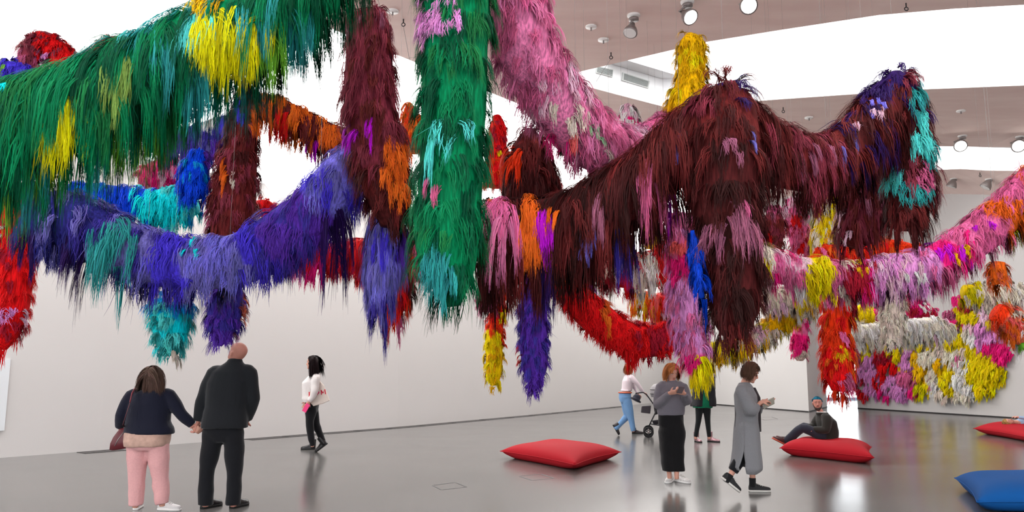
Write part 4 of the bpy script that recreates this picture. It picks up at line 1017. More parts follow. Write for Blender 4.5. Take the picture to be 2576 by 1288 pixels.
# ------------------------------------------------------------------ the furry mural on the far wall: every tuft a part
mural = empty('hair_mural', (*((C0 + C1) / 2), 1.9))
tag(mural, 'wide furry mural of yellow, red, pink and cream hair tufts on the far wall', 'wall hanging')
morg = np.array(mural.location)
mt = (C1 - C0) / np.linalg.norm(C1 - C0)
mn = np.array([mt[1], -mt[0], 0.0])
if mn[1] > 0: mn = -mn
mp0 = np.array([C0[0], C0[1], 0.0])
TUFTS = [(2470, 925, 42, 62, 'yellow'), (2500, 940, 28, 40, 'yellow'), (2455, 880, 26, 26, 'yellow'), (2440, 950, 26, 30, 'yellow'), (2480, 985, 24, 18, 'yellow'),
    (2225, 905, 24, 30, 'crimson'), (2235, 930, 20, 20, 'red'), (2212, 880, 14, 20, 'red'), (2215, 960, 16, 26, 'red'), (2170, 975, 16, 30, 'crimson'), (2180, 1000, 12, 14, 'red'),
    (2195, 915, 16, 26, 'lilac'), (2200, 950, 18, 30, 'lilac'), (2195, 990, 20, 20, 'lilac'), (2245, 975, 24, 30, 'lilac'), (2270, 990, 16, 24, 'lilac'), (2225, 995, 14, 16, 'hotpink'), (2285, 915, 20, 36, 'lilac'), (2280, 955, 20, 26, 'pink'), (2165, 905, 16, 24, 'rose'), (2170, 940, 14, 24, 'lilac'), (2300, 990, 12, 16, 'hotpink'),
    (2182, 895, 16, 20, 'yellow'), (2190, 870, 10, 12, 'yellow'), (2240, 880, 10, 14, 'yellow'), (2265, 895, 16, 20, 'yellow'), (2275, 945, 14, 22, 'gold'), (2255, 870, 10, 10, 'pink'), (2310, 905, 14, 40, 'gold'), (2325, 940, 20, 30, 'gold'), (2320, 985, 18, 24, 'ygreen'), (2340, 980, 14, 18, 'yellow'), (2370, 925, 16, 26, 'gold'), (2390, 960, 22, 34, 'yellow'), (2395, 985, 16, 18, 'yellow'), (2300, 870, 14, 16, 'yellow'), (2330, 875, 18, 14, 'yellow'), (2355, 860, 20, 14, 'ygreen'),
    (2340, 905, 26, 30, 'cream'), (2370, 890, 20, 26, 'beige'), (2400, 900, 24, 34, 'cream'), (2430, 930, 18, 40, 'white'), (2420, 965, 22, 30, 'white'), (2360, 975, 24, 30, 'white'), (2380, 1000, 22, 14, 'beige'), (2430, 1000, 24, 14, 'cream'), (2350, 950, 18, 26, 'cream'), (2445, 985, 16, 20, 'white'), (2345, 855, 22, 18, 'rose'), (2320, 845, 16, 16, 'beige'), (2375, 845, 22, 20, 'beige'), (2300, 835, 14, 16, 'lilac'), (2345, 965, 10, 20, 'pink'), (2415, 905, 12, 12, 'pink'),
    (2405, 840, 22, 26, 'yellow'), (2420, 865, 20, 24, 'yellow'), (2395, 870, 18, 18, 'yellow'), (2440, 845, 14, 20, 'cream'), (2455, 860, 14, 24, 'white'), (2390, 820, 22, 16, 'rose'), (2410, 815, 14, 12, 'hotpink'), (2440, 805, 30, 14, 'yellow'), (2465, 800, 18, 18, 'yellow'), (2420, 785, 14, 10, 'yellow'), (2485, 800, 22, 34, 'pale'), (2480, 830, 24, 20, 'lilac'), (2500, 845, 24, 24, 'lilac'), (2505, 780, 16, 22, 'white'), (2470, 865, 16, 18, 'lilac'), (2490, 880, 22, 22, 'hotpink'), (2515, 890, 20, 26, 'hotpink'), (2530, 905, 16, 18, 'hotpink'), (2475, 890, 12, 14, 'rose'), (2440, 770, 24, 14, 'crimson'), (2420, 760, 20, 12, 'hotpink'), (2505, 815, 12, 16, 'yellow'), (2450, 830, 18, 14, 'pale'), (2395, 795, 14, 12, 'rose'), (2430, 890, 14, 20, 'beige'), (2350, 830, 16, 14, 'gold'), (2365, 905, 14, 14, 'white'), (2300, 955, 14, 22, 'rose')]
for qx, qy, rx, ry, cname in TUFTS:
    na = int(max(10, rx * ry * math.pi / 48))
    a = rng.uniform(0, 2 * np.pi, na); rr = np.sqrt(rng.uniform(0, 1, na)) * 1.1
    pts_ = np.array([on_plane(qx + rx * r * math.cos(t), qy - 8 + ry * 0.85 * r * math.sin(t), mp0 + mn * 0.02, mn) for r, t in zip(rr, a)])
    bulge = (1 - np.minimum(rr, 1) ** 2)[:, None] * rng.uniform(0.12, 0.3)
    rootp = pts_ + mn * bulge
    g, gn = grow(rootp, np.repeat(mn[None], na, 0), rng.uniform(0.16, 0.30, na), 0.4, 0.55, side_jit=0.18)
    P_, S_, W_, T_, N_l = locks_to_strands(g, gn, 10, np.full(na, 0.085), 0.042, np.repeat(HC[cname][None], na, 0), frizz=0.01)
    o = link('hair_tuft', ribbon_mesh('hair_tuft', P_ - morg, S_, W_, T_, N_l), None, mural)
    o['label'] = COLNAME[cname] + ' hair tuft'
print('strands', N_STRANDS)

# ------------------------------------------------------------------ people: building blocks
UP = Vector((0, 0, 1))
M_SKIN = plain('skin', srgb(206, 150, 130), 0.5, spec=0.35, noise=0.05, scale=30)
M_SKIN2 = plain('skin_rosy', srgb(198, 134, 118), 0.5, spec=0.35, noise=0.06, scale=30)
M_LIP = plain('lip', srgb(168, 82, 80), 0.45)
M_EYE = plain('eye_dark', srgb(38, 30, 28), 0.25)
M_EYEW = plain('eye_white', srgb(228, 222, 216), 0.3)
M_BEARD = plain('beard_brown', srgb(58, 40, 34), 0.8, noise=0.3, scale=150)


def fabric(name, col, rough=0.85, noise=0.12, scale=60, bump=0.15, sheen=0.15):
    return plain(name, srgb(*col), rough, spec=0.2, noise=noise, scale=scale, bump=bump, sheen=sheen)


def fuse(mb, voxel=0.01, smooth=3, ratio=1.0, wrinkle=0.0, wscale=18.0, seed=0, factor=0.5):
    """melts overlapping closed shapes into one continuous surface"""
    me = mb.mesh('tmp')
    o = bpy.data.objects.new('tmp', me)
    COL.objects.link(o)
    md = o.modifiers.new('r', 'REMESH'); md.mode = 'VOXEL'; md.voxel_size = voxel; md.use_smooth_shade = True
    if smooth:
        ms = o.modifiers.new('s', 'SMOOTH'); ms.iterations = smooth; ms.factor = factor
    if ratio < 1.0:
        mdc = o.modifiers.new('d', 'DECIMATE'); mdc.ratio = ratio
    dg = bpy.context.evaluated_depsgraph_get()
    out = bpy.data.meshes.new_from_object(o.evaluated_get(dg))
    bpy.data.objects.remove(o); bpy.data.meshes.remove(me)
    if wrinkle:
        n = len(out.vertices)
        co = np.zeros(n * 3, np.float32); out.vertices.foreach_get('co', co); co = co.reshape(-1, 3)
        no = np.zeros(n * 3, np.float32); out.vertices.foreach_get('normal', no); no = no.reshape(-1, 3)
        r = np.random.default_rng(seed)
        d = np.zeros(n)
        for k in range(7):
            a = unit(r.normal(0, 1, 3) * np.array([0.6, 0.6, 1.5])) * wscale * r.uniform(0.6, 2.2)
            d += np.sin(co @ a + r.uniform(0, 6.28) + 1.5 * np.sin(co @ (r.normal(0, 1, 3) * wscale * 0.4)))
        co = co + no * (d / 3.0 * wrinkle)[:, None]
        out.vertices.foreach_set('co', co.astype(np.float32).ravel()); out.update()
    out.polygons.foreach_set('use_smooth', np.ones(len(out.polygons), bool))
    return out


def ell(c, rv, fv, a, b, n=22, pw=2.3, b2=None):
    """one superellipse ring; b2: half depth at the back where it differs"""
    pts = []
    for k in range(n):
        t = 2 * math.pi * k / n
        ct, st = math.cos(t), math.sin(t)
        x = math.copysign(abs(ct) ** (2 / pw), ct) * a
        y = math.copysign(abs(st) ** (2 / pw), st) * (b if st >= 0 or b2 is None else b2)
        pts.append(c + rv * x + fv * y)
    return pts


def torso(mb, rings, rv, fv, n=22):
    """rings: (centre, half width, half depth front, half depth back)"""
    mb.loft([ell(Vector(c), rv, fv, a, b, n, 2.3, b2) for c, a, b, b2 in rings])


HEAD = [(-0.50, 0.09, 0.30, -0.10), (-0.47, 0.14, 0.345, -0.02), (-0.40, 0.205, 0.365, 0.10), (-0.30, 0.255, 0.36, 0.24), (-0.18, 0.29, 0.352, 0.34), (-0.06, 0.31, 0.345, 0.40), (0.03, 0.318, 0.338, 0.43), (0.10, 0.325, 0.36, 0.445),
        (0.20, 0.328, 0.352, 0.45), (0.30, 0.312, 0.315, 0.43), (0.38, 0.27, 0.25, 0.37), (0.45, 0.19, 0.15, 0.27), (0.487, 0.11, 0.07, 0.17), (0.50, 0.04, 0.0, 0.08)]


class Head:
    def __init__(self, c, f, h, roll=0.0):
        self.c = Vector(c); self.h = h
        f = Vector(f).normalized()
        r = f.cross(UP).normalized()
        u = r.cross(f).normalized()
        if roll:
            R = Matrix.Rotation(roll, 3, f); r = R @ r; u = R @ u
        self.f, self.r, self.u = f, r, u

    def p(self, x, y, z):
        return self.c + (self.r * x + self.f * y + self.u * z) * self.h

    def solids(self, mb):
        rings = []
        for z, w, fr, bk in HEAD:
            mid = (fr - bk) / 2; hd = max((fr + bk) / 2, 0.05)
            rings.append(ell(self.p(0, mid, z), self.r, self.f, w * self.h, hd * self.h, 24, 2.2))
        mb.loft(rings)
        R = Matrix((self.r, self.f, self.u)).transposed()
        # nose, brow, cheeks, lips, chin, ears
        mb.tube([self.p(0, 0.33, 0.07), self.p(0, 0.375, -0.02), self.p(0, 0.43, -0.11), self.p(0, 0.425, -0.15), self.p(0, 0.35, -0.165)], [0.026 * self.h, 0.034 * self.h, 0.045 * self.h, 0.05 * self.h, 0.03 * self.h], 10)
        for s in (-1, 1):
            mb.ball(self.p(s * 0.05, 0.375, -0.145), [0.034 * self.h] * 3, 8, 6)
            mb.ball(self.p(s * 0.14, 0.32, 0.085), (0.09 * self.h, 0.045 * self.h, 0.03 * self.h), 10, 6, R)
            mb.ball(self.p(s * 0.335, -0.04, -0.03), (0.03 * self.h, 0.075 * self.h, 0.125 * self.h), 10, 8, R)
            mb.ball(self.p(s * 0.355, -0.075, 0.03), (0.03 * self.h, 0.05 * self.h, 0.075 * self.h), 10, 8, R)
        mb.ball(self.p(0, 0.345, -0.255), (0.085 * self.h, 0.035 * self.h, 0.028 * self.h), 10, 6, R)
        mb.ball(self.p(0, 0.335, -0.43), (0.07 * self.h, 0.05 * self.h, 0.05 * self.h), 10, 6, R)

    def details(self, root, org, brow, eyes=True):
        R = Matrix((self.r, self.f, self.u)).transposed()
        for s in (-1, 1):
            if eyes:
                e = MB().ball(self.p(s * 0.135, 0.318, 0.03), (0.05 * self.h, 0.028 * self.h, 0.024 * self.h), 10, 6, R).build('eye', M_EYEW, root, True, org)
                MB().ball(self.p(s * 0.135, 0.339, 0.028), (0.022 * self.h, 0.012 * self.h, 0.022 * self.h), 8, 6, R).build('iris', M_EYE, e, True, org)
            MB().tube([self.p(s * 0.06, 0.365, 0.105), self.p(s * 0.14, 0.36, 0.125), self.p(s * 0.22, 0.315, 0.105)], [0.013 * self.h, 0.016 * self.h, 0.008 * self.h], 6).build('eyebrow', brow, root, True, org)
        m = MB(); m.ball(self.p(0, 0.365, -0.243), (0.075 * self.h, 0.02 * self.h, 0.014 * self.h), 10, 6, R); m.ball(self.p(0, 0.365, -0.27), (0.065 * self.h, 0.022 * self.h, 0.016 * self.h), 10, 6, R)
        m.build('lips', M_LIP, root, True, org)

    def hair(self, root, org, col, L, locks=260, m=9, face=0.30, fringe=0.35, part=0.0, spread=1.0, w0=0.006, low=-0.25, shell=1.05, fall=None, seed=5, back=0.5):
        """combed hair over a close cap; L metres long, short over the face"""
        global rng
        keep, rng = rng, np.random.default_rng(seed)
        h = self.h
        mb = MB(); rings = []
        for z, w, fr, bk in HEAD:
            if z < -0.06: continue
            k = 1.05
            fr2 = fr * k if z > 0.30 else -0.02 - 0.0 * z
            if 0.12 < z <= 0.30: fr2 = fr * (0.2 + 0.8 * (z - 0.12) / 0.18)
            mid = (fr2 - bk * k) / 2; hd = (fr2 + bk * k) / 2
            rings.append(ell(self.p(0, mid, z * 1.03), self.r, self.f, w * k * h, hd * h, 24, 2.2))
        mb.loft(rings)
        cm = mb.build('scalp_hair', None, root, True, org).data
        cm.materials.append(M_CORE)
        ca = cm.color_attributes.new('tint', 'FLOAT_COLOR', 'POINT')
        cc = np.ones((len(cm.vertices), 4), np.float32); cc[:, :3] = np.array(srgb(*col)) * 0.9; ca.data.foreach_set('color', cc.ravel())
        n = locks * 3
        d = unit(rng.normal(0, 1, (n, 3)))
        az = np.arctan2(d[:, 0], d[:, 1])                    # 0 towards the face
        ok = (d[:, 2] > low) & ~((np.abs(az) < 0.95) & (d[:, 2] < face + 0.35))
        d = d[ok][:locks]
        az = np.arctan2(d[:, 0], d[:, 1])
        B = np.array([self.r, self.f, self.u])
        cen = np.array(self.p(0, -0.05, 0.08))
        rad = np.array([0.335, 0.41, 0.43]) * h * shell
        rootp = cen + (d * rad) @ B
        nor = unit((d / rad) @ B)
        front = (np.abs(az) < 1.0)
        Ls = np.where(front, L * fringe, L) * rng.uniform(0.85, 1.1, len(d)) * np.where(d[:, 2] < 0.2, 0.7, 1.0)
        # comb direction: away from the parting and the face, along the scalp, then down
        R_, F_, U_ = np.array(self.r), np.array(self.f), np.array(self.u)
        sg = np.sign(d[:, 0] - part + 1e-3)[:, None]
        comb = sg * R_ * (0.9 * (d[:, 2:3] > 0.2)) - F_ * (back * (d[:, 1:2] > 0.0)) - U_ * 0.5
        comb = comb - nor * (comb * nor).sum(1, keepdims=True)
        nor2 = nor
        d0 = unit(comb) + nor * 0.08
        cs = np.array([np.array(self.p(0, 0.02, 0.08)), np.array(self.p(0, -0.09, 0.09)), np.array(self.p(0, -0.02, -0.12)), np.array(self.p(0, -0.04, -0.35))])
        rs = np.array([0.35, 0.35, 0.32, 0.26 * spread]) * h * shell
        g, gn = grow(rootp, nor2, Ls, 0.5, 0.6, cs, rs / 0.93, rng.uniform(0, 0.008, len(d)), side_jit=0.06, d0=d0)
        if fall is not None:
            g = g + np.linspace(0, 1, g.shape[1])[None, :, None] ** 2 * np.array(fall)
        P_, S_, W_, T_, N_l = locks_to_strands(g, gn, m, np.full(len(d), 0.016), w0, np.repeat(np.array(srgb(*col))[None], len(d), 0), frizz=0.003, tip=0.5)
        link('hair', ribbon_mesh('hair', P_ - np.array(org), S_, W_, T_, N_l), None, root)
        rng = keep


def hand(mb, w, d, nrm_, s, curl=0.5, thumb=1, spread=1.0):
    """palm, four fingers and a thumb; w wrist, d towards the knuckles, nrm_ out of the palm, thumb +1/-1 side"""
    w, d = Vector(w), Vector(d).normalized()
    n = Vector(nrm_); n = (n - d * n.dot(d)).normalized()
    sd = d.cross(n).normalized() * thumb                    # towards the thumb
    mb.loft([ell(w + d * (0.09 * s * t), sd, n, a * s, b * s, 14, 2.4) for t, a, b in ((-0.25, 0.026, 0.021), (0.0, 0.027, 0.019), (0.3, 0.036, 0.018), (0.7, 0.042, 0.017), (1.0, 0.040, 0.014))])
    for k, (o, L) in enumerate(((0.030, 0.070), (0.010, 0.079), (-0.010, 0.073), (-0.029, 0.056))):
        p = w + d * (0.084 * s) + sd * (o * s)
        pts = [p - d * 0.02 * s, p]
        a = 0.0
        for q, fr in enumerate((0.45, 0.32, 0.27)):
            a += curl * (0.75, 1.05, 0.7)[q] * (1 + 0.08 * k)
            dr = d * math.cos(a) + n * math.sin(a) + sd * (o * 2.0 * spread)
            p = p + dr.normalized() * (L * fr * s)
            pts.append(p)
        mb.tube(pts, [0.0095 * s, 0.0095 * s, 0.009 * s, 0.0082 * s, 0.0068 * s], 8)
    p = w + d * (0.022 * s) + sd * (0.028 * s)
    t1 = (d * 0.62 + sd * 0.72 + n * (0.2 + 0.4 * curl)).normalized()
    t2 = (d * 0.85 + sd * 0.25 + n * (0.25 + 0.5 * curl)).normalized()
    mb.tube([p - t1 * 0.02 * s, p, p + t1 * 0.042 * s, p + t1 * 0.042 * s + t2 * 0.03 * s], [0.014 * s, 0.013 * s, 0.0105 * s, 0.008 * s], 8)


def shoe(root, org, heel, d, s, upper, sole_m, up=None, h=0.088, name='shoe', shaft=0.0, toe=1.0, L=0.26, laces=None):
    """heel: point under the heel; d: towards the toe (may tilt)"""
    heel, d = Vector(heel), Vector(d).normalized()
    u = Vector(up) if up is not None else UP.copy()
    u = (u - d * u.dot(d)).normalized()
    r = d.cross(u).normalized()
    L *= s
    prof = [(-0.02, 0.022, 0.6), (0.02, 0.030, 0.92), (0.12, 0.034, 1.0), (0.28, 0.034, 1.0), (0.42, 0.036, 0.86), (0.58, 0.043, 0.66), (0.74, 0.046, 0.54 * toe), (0.88, 0.040, 0.46 * toe), (0.97, 0.026, 0.36 * toe), (1.0, 0.012, 0.26 * toe)]
    rings = []
    for t, w, hh in prof:
        c = heel + d * (L * t)
        rg = []
        for k in range(16):
            a = 2 * math.pi * k / 16
            x, y = math.cos(a), math.sin(a)
            z = 0.020 + (max(y, 0) ** 0.8) * h * hh * 0.98 if y > 0 else 0.020 + y * 0.004
            rg.append(c + r * (x * w * s) + u * (z * s))
        rings.append(rg)
    mb = MB(); mb.loft(rings)
    if shaft:
        a0 = heel + d * (L * 0.17)
        mb.tube([a0 + u * 0.03 * s, a0 + u * (h * 0.9 * s), a0 + u * (h + shaft) * s], [0.046 * s, 0.054 * s, 0.058 * s], 16)
    me = fuse(mb, 0.006, 2, 0.6)
    sh = link(name, me, upper, root)
    sh.data.transform(Matrix.Translation(-Vector(org)))
    rr = []
    for zz, ex in ((0.0, 0.0), (0.008, 0.003), (0.024, 0.002)):
        rg = []
        for t, w, _ in prof: rg.append(heel + d * (L * t) + r * ((w + ex) * s) + u * (zz * s))
        for t, w, _ in prof[::-1]: rg.append(heel + d * (L * t) - r * ((w + ex) * s) + u * (zz * s))
        rr.append(rg)
    MB().loft(rr).build('sole', sole_m, sh, True, org)
    if laces is not None:
        for k in range(4):
            t = 0.36 + 0.08 * k
            hh = float(np.interp(t, [p[0] for p in prof], [p[2] for p in prof])) * h + 0.021
            c = heel + d * (L * t) + u * (hh * s)
            MB().tube([c - r * 0.024 * s - u * 0.008 * s, c + u * 0.003, c + r * 0.024 * s - u * 0.008 * s], 0.004 * s, 6).build('lace', laces, sh, True, org)
    return sh


def limb(mb, pts, rad, n=14):
    """tapered limb with rounded joints"""
    P = np.array([list(p) for p in pts], float)
    k = len(P)
    a, u = smooth_curve(np.hstack([P, np.array(rad, float)[:, None]]), (k - 1) * 5 + 1)
    # keep the joints crisp: blend spline and polyline
    lin = np.stack([np.interp(u, np.arange(k), P[:, j]) for j in range(3)], 1)
    q = a[:, :3] * 0.45 + lin * 0.55
    mb.tube([Vector(x) for x in q], list(np.maximum(a[:, 3], 0.005)), n)


class Person:
    def __init__(self, name, label, Y, S, face, J, head_f, head_h=0.225, group=None, skin=None, roll=0.0):
        self.Y, self.S = Y, S
        self.fv = Vector(face).normalized(); self.rv = self.fv.cross(UP).normalized()
        self.J = {k: Vector(at(v[0], v[1], Y + (v[2] if len(v) > 2 else 0.0))) for k, v in J.items()}
        base = (self.J['la'] + self.J['ra']) / 2
        self.org = Vector((base.x, base.y, 0.0))
        self.root = empty(name, self.org); tag(self.root, label, 'person', group)
        self.skin = skin or M_SKIN
        self.head = Head(self.J['head'], head_f, head_h * S, roll)

    def part(self, name, mb, mat, voxel=0.012, smooth=4, wrinkle=0.006, wscale=16.0, ratio=0.42, parent=None):
        me = fuse(mb, voxel, smooth, ratio, wrinkle, wscale, seed=len(name) + int(self.Y * 10))
        me.transform(Matrix.Translation(-self.org))
        me.materials.clear()
        return link(name, me, mat, parent or self.root)

    def body(self, hands=True, hl=None, hr=None, curl=(0.5, 0.5), thumbs=(1, 1), voxel=0.0075, torso_k=1.0, feet=True):
        J, S = self.J, self.S
        mb = MB()
        self.head.solids(mb)
        hb = self.head.p(0, -0.10, -0.22)
        mb.tube([J['neck'] - UP * 0.06 * S, J['neck'], (J['neck'] + hb) / 2, hb], [0.06 * S, 0.054 * S, 0.05 * S, 0.05 * S], 14)
        k = torso_k * S
        rings = [(J['pelvis'] - UP * 0.04 * S, 0.08 * k, 0.05 * k, 0.06 * k), (J['pelvis'], 0.145 * k, 0.09 * k, 0.11 * k), (J['waist'], 0.115 * k, 0.085 * k, 0.085 * k), (J['chest'], 0.135 * k, 0.095 * k, 0.095 * k), (J['neck'] - UP * 0.05 * S, 0.11 * k, 0.06 * k, 0.07 * k), (J['neck'], 0.05 * k, 0.045 * k, 0.05 * k)]
        torso(mb, rings, self.rv, self.fv)
        for s in 'lr':
            limb(mb, [(J['pelvis'] * 0.6 + J[s + 'h'] * 0.4), J[s + 'h'], J[s + 'k'], J[s + 'a']], [0.07 * S, 0.07 * S, 0.048 * S, 0.032 * S])
            mb.tube([J[s + 'a'], J[s + 'a'] - UP * 0.05 * S], 0.032 * S, 10)
            limb(mb, [J['neck'] * 0.45 + J[s + 's'] * 0.55 - UP * 0.02, J[s + 's'], J[s + 'e'], J[s + 'w']], [0.045 * S, 0.043 * S, 0.034 * S, 0.023 * S])
        for i, (s, hv) in enumerate((('l', hl), ('r', hr))):
            if hv is not None:
                hand(mb, J[s + 'w'], hv[0], hv[1], S, curl[i], thumbs[i])
        return self.part('body', mb, self.skin, voxel, 2, 0.0, ratio=0.32)

    def sleeves(self, mb, r=(0.062, 0.06, 0.05, 0.042), frac=0.97, which='lr'):
        J, S = self.J, self.S
        for s in which:
            w = J[s + 'e'].lerp(J[s + 'w'], frac)
            limb(mb, [J['neck'] * 0.35 + J[s + 's'] * 0.65 - UP * 0.03, J[s + 's'], J[s + 'e'], w], [x * S for x in (r[0], r[0], (r[1] + r[2]) / 2, r[3])])

    def legs(self, mb, r=(0.095, 0.075, 0.058), frac=1.0, which='lr', hipw=0.165, hipd=(0.105, 0.125), rise=0.10):
        J, S = self.J, self.S
        for s in which:
            e = J[s + 'k'].lerp(J[s + 'a'], frac)
            limb(mb, [J[s + 'h'] + UP * 0.02, J[s + 'h'] * 0.8 + J[s + 'k'] * 0.2, J[s + 'k'], e], [r[0] * S, r[0] * S, r[1] * S, r[2] * S], 16)
        torso(mb, [(J['pelvis'] - UP * 0.10 * S, hipw * 0.62 * S, hipd[0] * 0.75 * S, hipd[1] * 0.78 * S), (J['pelvis'] - UP * 0.05 * S, hipw * 0.88 * S, hipd[0] * 0.92 * S, hipd[1] * 0.92 * S), (J['pelvis'] + UP * 0.02, hipw * S, hipd[0] * S, hipd[1] * S), (J['pelvis'] + UP * rise * S, hipw * 0.92 * S, hipd[0] * 0.98 * S, hipd[1] * 0.9 * S)], self.rv, self.fv)


def cushion(corners, h, mat, label, seed=1, sag=()):
    """a big floor pillow between four floor points"""
    A, B, C_, D = [Vector(c) for c in corners]
    c = (A + B + C_ + D) / 4
    root = empty('floor_cushion', (c.x, c.y, 0)); tag(root, label, 'cushion', 'big floor cushions')
    nu, nv = 36, 28
    r = np.random.default_rng(seed)
    ph = r.uniform(0, 6.28, 4)
    top, bot = [], []
    zm = 0.42 * h
    for j in range(nv + 1):
        for i in range(nu + 1):
            u, v = i / nu, j / nv
            # edges bow in between the pointed corners
            bu, bv = 0.045 * math.sin(math.pi * v), 0.045 * math.sin(math.pi * u)
            uu = u * (1 - 2 * bu) + bu; vv = v * (1 - 2 * bv) + bv
            p = (A * (1 - uu) + B * uu) * (1 - vv) + (D * (1 - uu) + C_ * uu) * vv
            e = max(0.0, 1 - (2 * u - 1) ** 4) ** 0.55 * max(0.0, 1 - (2 * v - 1) ** 4) ** 0.55
            z = zm + (h - zm) * e + e * 0.02 * (math.sin(5 * u + ph[0]) * math.sin(4 * v + ph[1]))
            for su, sv, sr, sd in sag:
                z -= sd * math.exp(-((u - su) ** 2 + (v - sv) ** 2) / sr ** 2) * e
            top.append((p.x - c.x, p.y - c.y, z))
            bot.append((p.x - c.x, p.y - c.y, max(0.004, zm - zm * min(1, e * 1.6))))
    W = nu + 1
    mb = MB()
    fs = [(j * W + i, j * W + i + 1, (j + 1) * W + i + 1, (j + 1) * W + i) for j in range(nv) for i in range(nu)]
    n = len(top)
    mb.add(top + bot, fs + [tuple(k + n for k in f[::-1]) for f in fs])
    bm = bmesh.new(); me = mb.mesh('cover'); bm.from_mesh(me); bmesh.ops.remove_doubles(bm, verts=bm.verts, dist=0.0015); bm.to_mesh(me); bm.free()
    cov = link('cover', me, mat, root, True)
    edge = []
    for i in range(0, nu + 1): edge.append(top[i])
    for j in range(1, nv + 1): edge.append(top[j * W + nu])
    for i in range(nu - 1, -1, -1): edge.append(top[nv * W + i])
    for j in range(nv - 1, -1, -1): edge.append(top[j * W])
    MB().tube(edge, 0.006, 6).build('seam', mat, cov, True)
    return root

# ------------------------------------------------------------------ floor cushions
M_REDC = fabric('red_cushion_cloth', (166, 18, 32), noise=0.06, scale=120, bump=0.1, sheen=0.0)
M_BLUEC = fabric('blue_cushion_cloth', (4, 76, 142), noise=0.06, scale=120, bump=0.1, sheen=0.0)
cushion([ground(1258, 1137, 0.1), ground(1447, 1172, 0.1), ground(1563, 1139, 0.1), ground(1385, 1116, 0.1)], 0.27, M_REDC, 'red floor cushion lying alone in the middle of the floor', 1)
cushion([ground(1961, 1131, 0.1), ground(2200, 1156, 0.1), ground(2193, 1128, 0.1), ground(2005, 1113, 0.1)], 0.30, M_REDC, 'red floor cushion under the seated man with teal hair', 2, sag=[(0.5, 0.6, 0.28, 0.07)])
cushion([ground(2448, 1080, 0.1), ground(2590, 1104, 0.1), ground(2740, 1085, 0.1), ground(2590, 1066, 0.1)], 0.28, M_REDC, 'red floor cushion with the lying child at the edge of the view', 3)
cushion([ground(2401, 1206, 0.1), ground(2458, 1268, 0.1), ground(2770, 1275, 0.1), ground(2660, 1203, 0.1)], 0.28, M_BLUEC, 'blue floor cushion in the corner of the view', 4)

# ------------------------------------------------------------------ the woman in the navy cardigan
PPL = 'visitors in the gallery'
M_NAVY = fabric('navy_knit', (18, 20, 38)); M_PINKT = fabric('pink_cotton', (214, 160, 160), bump=0.1); M_BLOUSE = fabric('floral_blouse', (186, 152, 138), noise=0.35, scale=22)
M_WHITE = plain('white_rubber', (0.78, 0.77, 0.75), 0.6); M_WSHOE = plain('white_leather', srgb(206, 204, 204), 0.5, noise=0.1, scale=40)
p = Person('person', 'woman seen from behind in navy cardigan and pink trousers holding a hand', 8.31, 0.93, (0.05, 1, 0), dict(
    head=(386, 948), neck=(384, 982), chest=(376, 1018), waist=(374, 1060), pelvis=(370, 1108), lh=(346, 1118), rh=(396, 1118), lk=(345, 1195), rk=(402, 1195), la=(341, 1266), ra=(408, 1262),
    ls=(332, 995), rs=(424, 995), le=(305, 1046, -0.02), lw=(302, 1074, 0.06), re=(456, 1042), rw=(485, 1070, 0.05)), (0.15, 1, 0.12), group=PPL)
p.body(hl=((0.15, 0.35, -1), (1, 0, 0)), hr=((0.72, 0.1, -0.65), (-0.3, 1, 0.2)), curl=(0.7, 0.8), thumbs=(-1, 1))
J = p.J
mb = MB()
torso(mb, [(Vector(at(376, 1091, 8.31)), 0.252, 0.15, 0.17), (Vector(at(376, 1075, 8.31)), 0.246, 0.15, 0.165), (J['waist'], 0.225, 0.14, 0.15), (J['chest'], 0.215, 0.135, 0.14), (Vector(at(380, 992, 8.31)), 0.19, 0.10, 0.115), (Vector(at(384, 980, 8.31)), 0.10, 0.07, 0.08)], p.rv, p.fv)
p.sleeves(mb, (0.078, 0.07, 0.062, 0.05), 0.98)
p.part('cardigan', mb, M_NAVY, wrinkle=0.004)
mb = MB(); torso(mb, [(Vector(at(369, 1122, 8.31)), 0.218, 0.14, 0.172), (Vector(at(370, 1108, 8.31)), 0.232, 0.15, 0.182), (Vector(at(372, 1085, 8.31)), 0.23, 0.14, 0.165)], p.rv, p.fv); p.part('blouse_hem', mb, M_BLOUSE, wrinkle=0.005)
mb = MB(); p.legs(mb, (0.120, 0.092, 0.074), 1.08, hipw=0.238, hipd=(0.14, 0.178), rise=0.05); p.part('trousers', mb, M_PINKT, wrinkle=0.006, wscale=22)
shoe(p.root, p.org, ground(341, 1283), (-0.25, 1, 0), 0.93, M_WSHOE, M_WHITE, laces=M_WHITE); shoe(p.root, p.org, ground(399, 1283), (1, -0.12, 0), 0.95, M_WSHOE, M_WHITE, laces=M_WHITE)
p.head.hair(p.root, p.org, (104, 80, 70), 0.24, locks=330, m=12, w0=0.008, spread=1.2, shell=1.05, low=-0.5)
p.head.details(p.root, p.org, M_BEARD)
pw1 = p
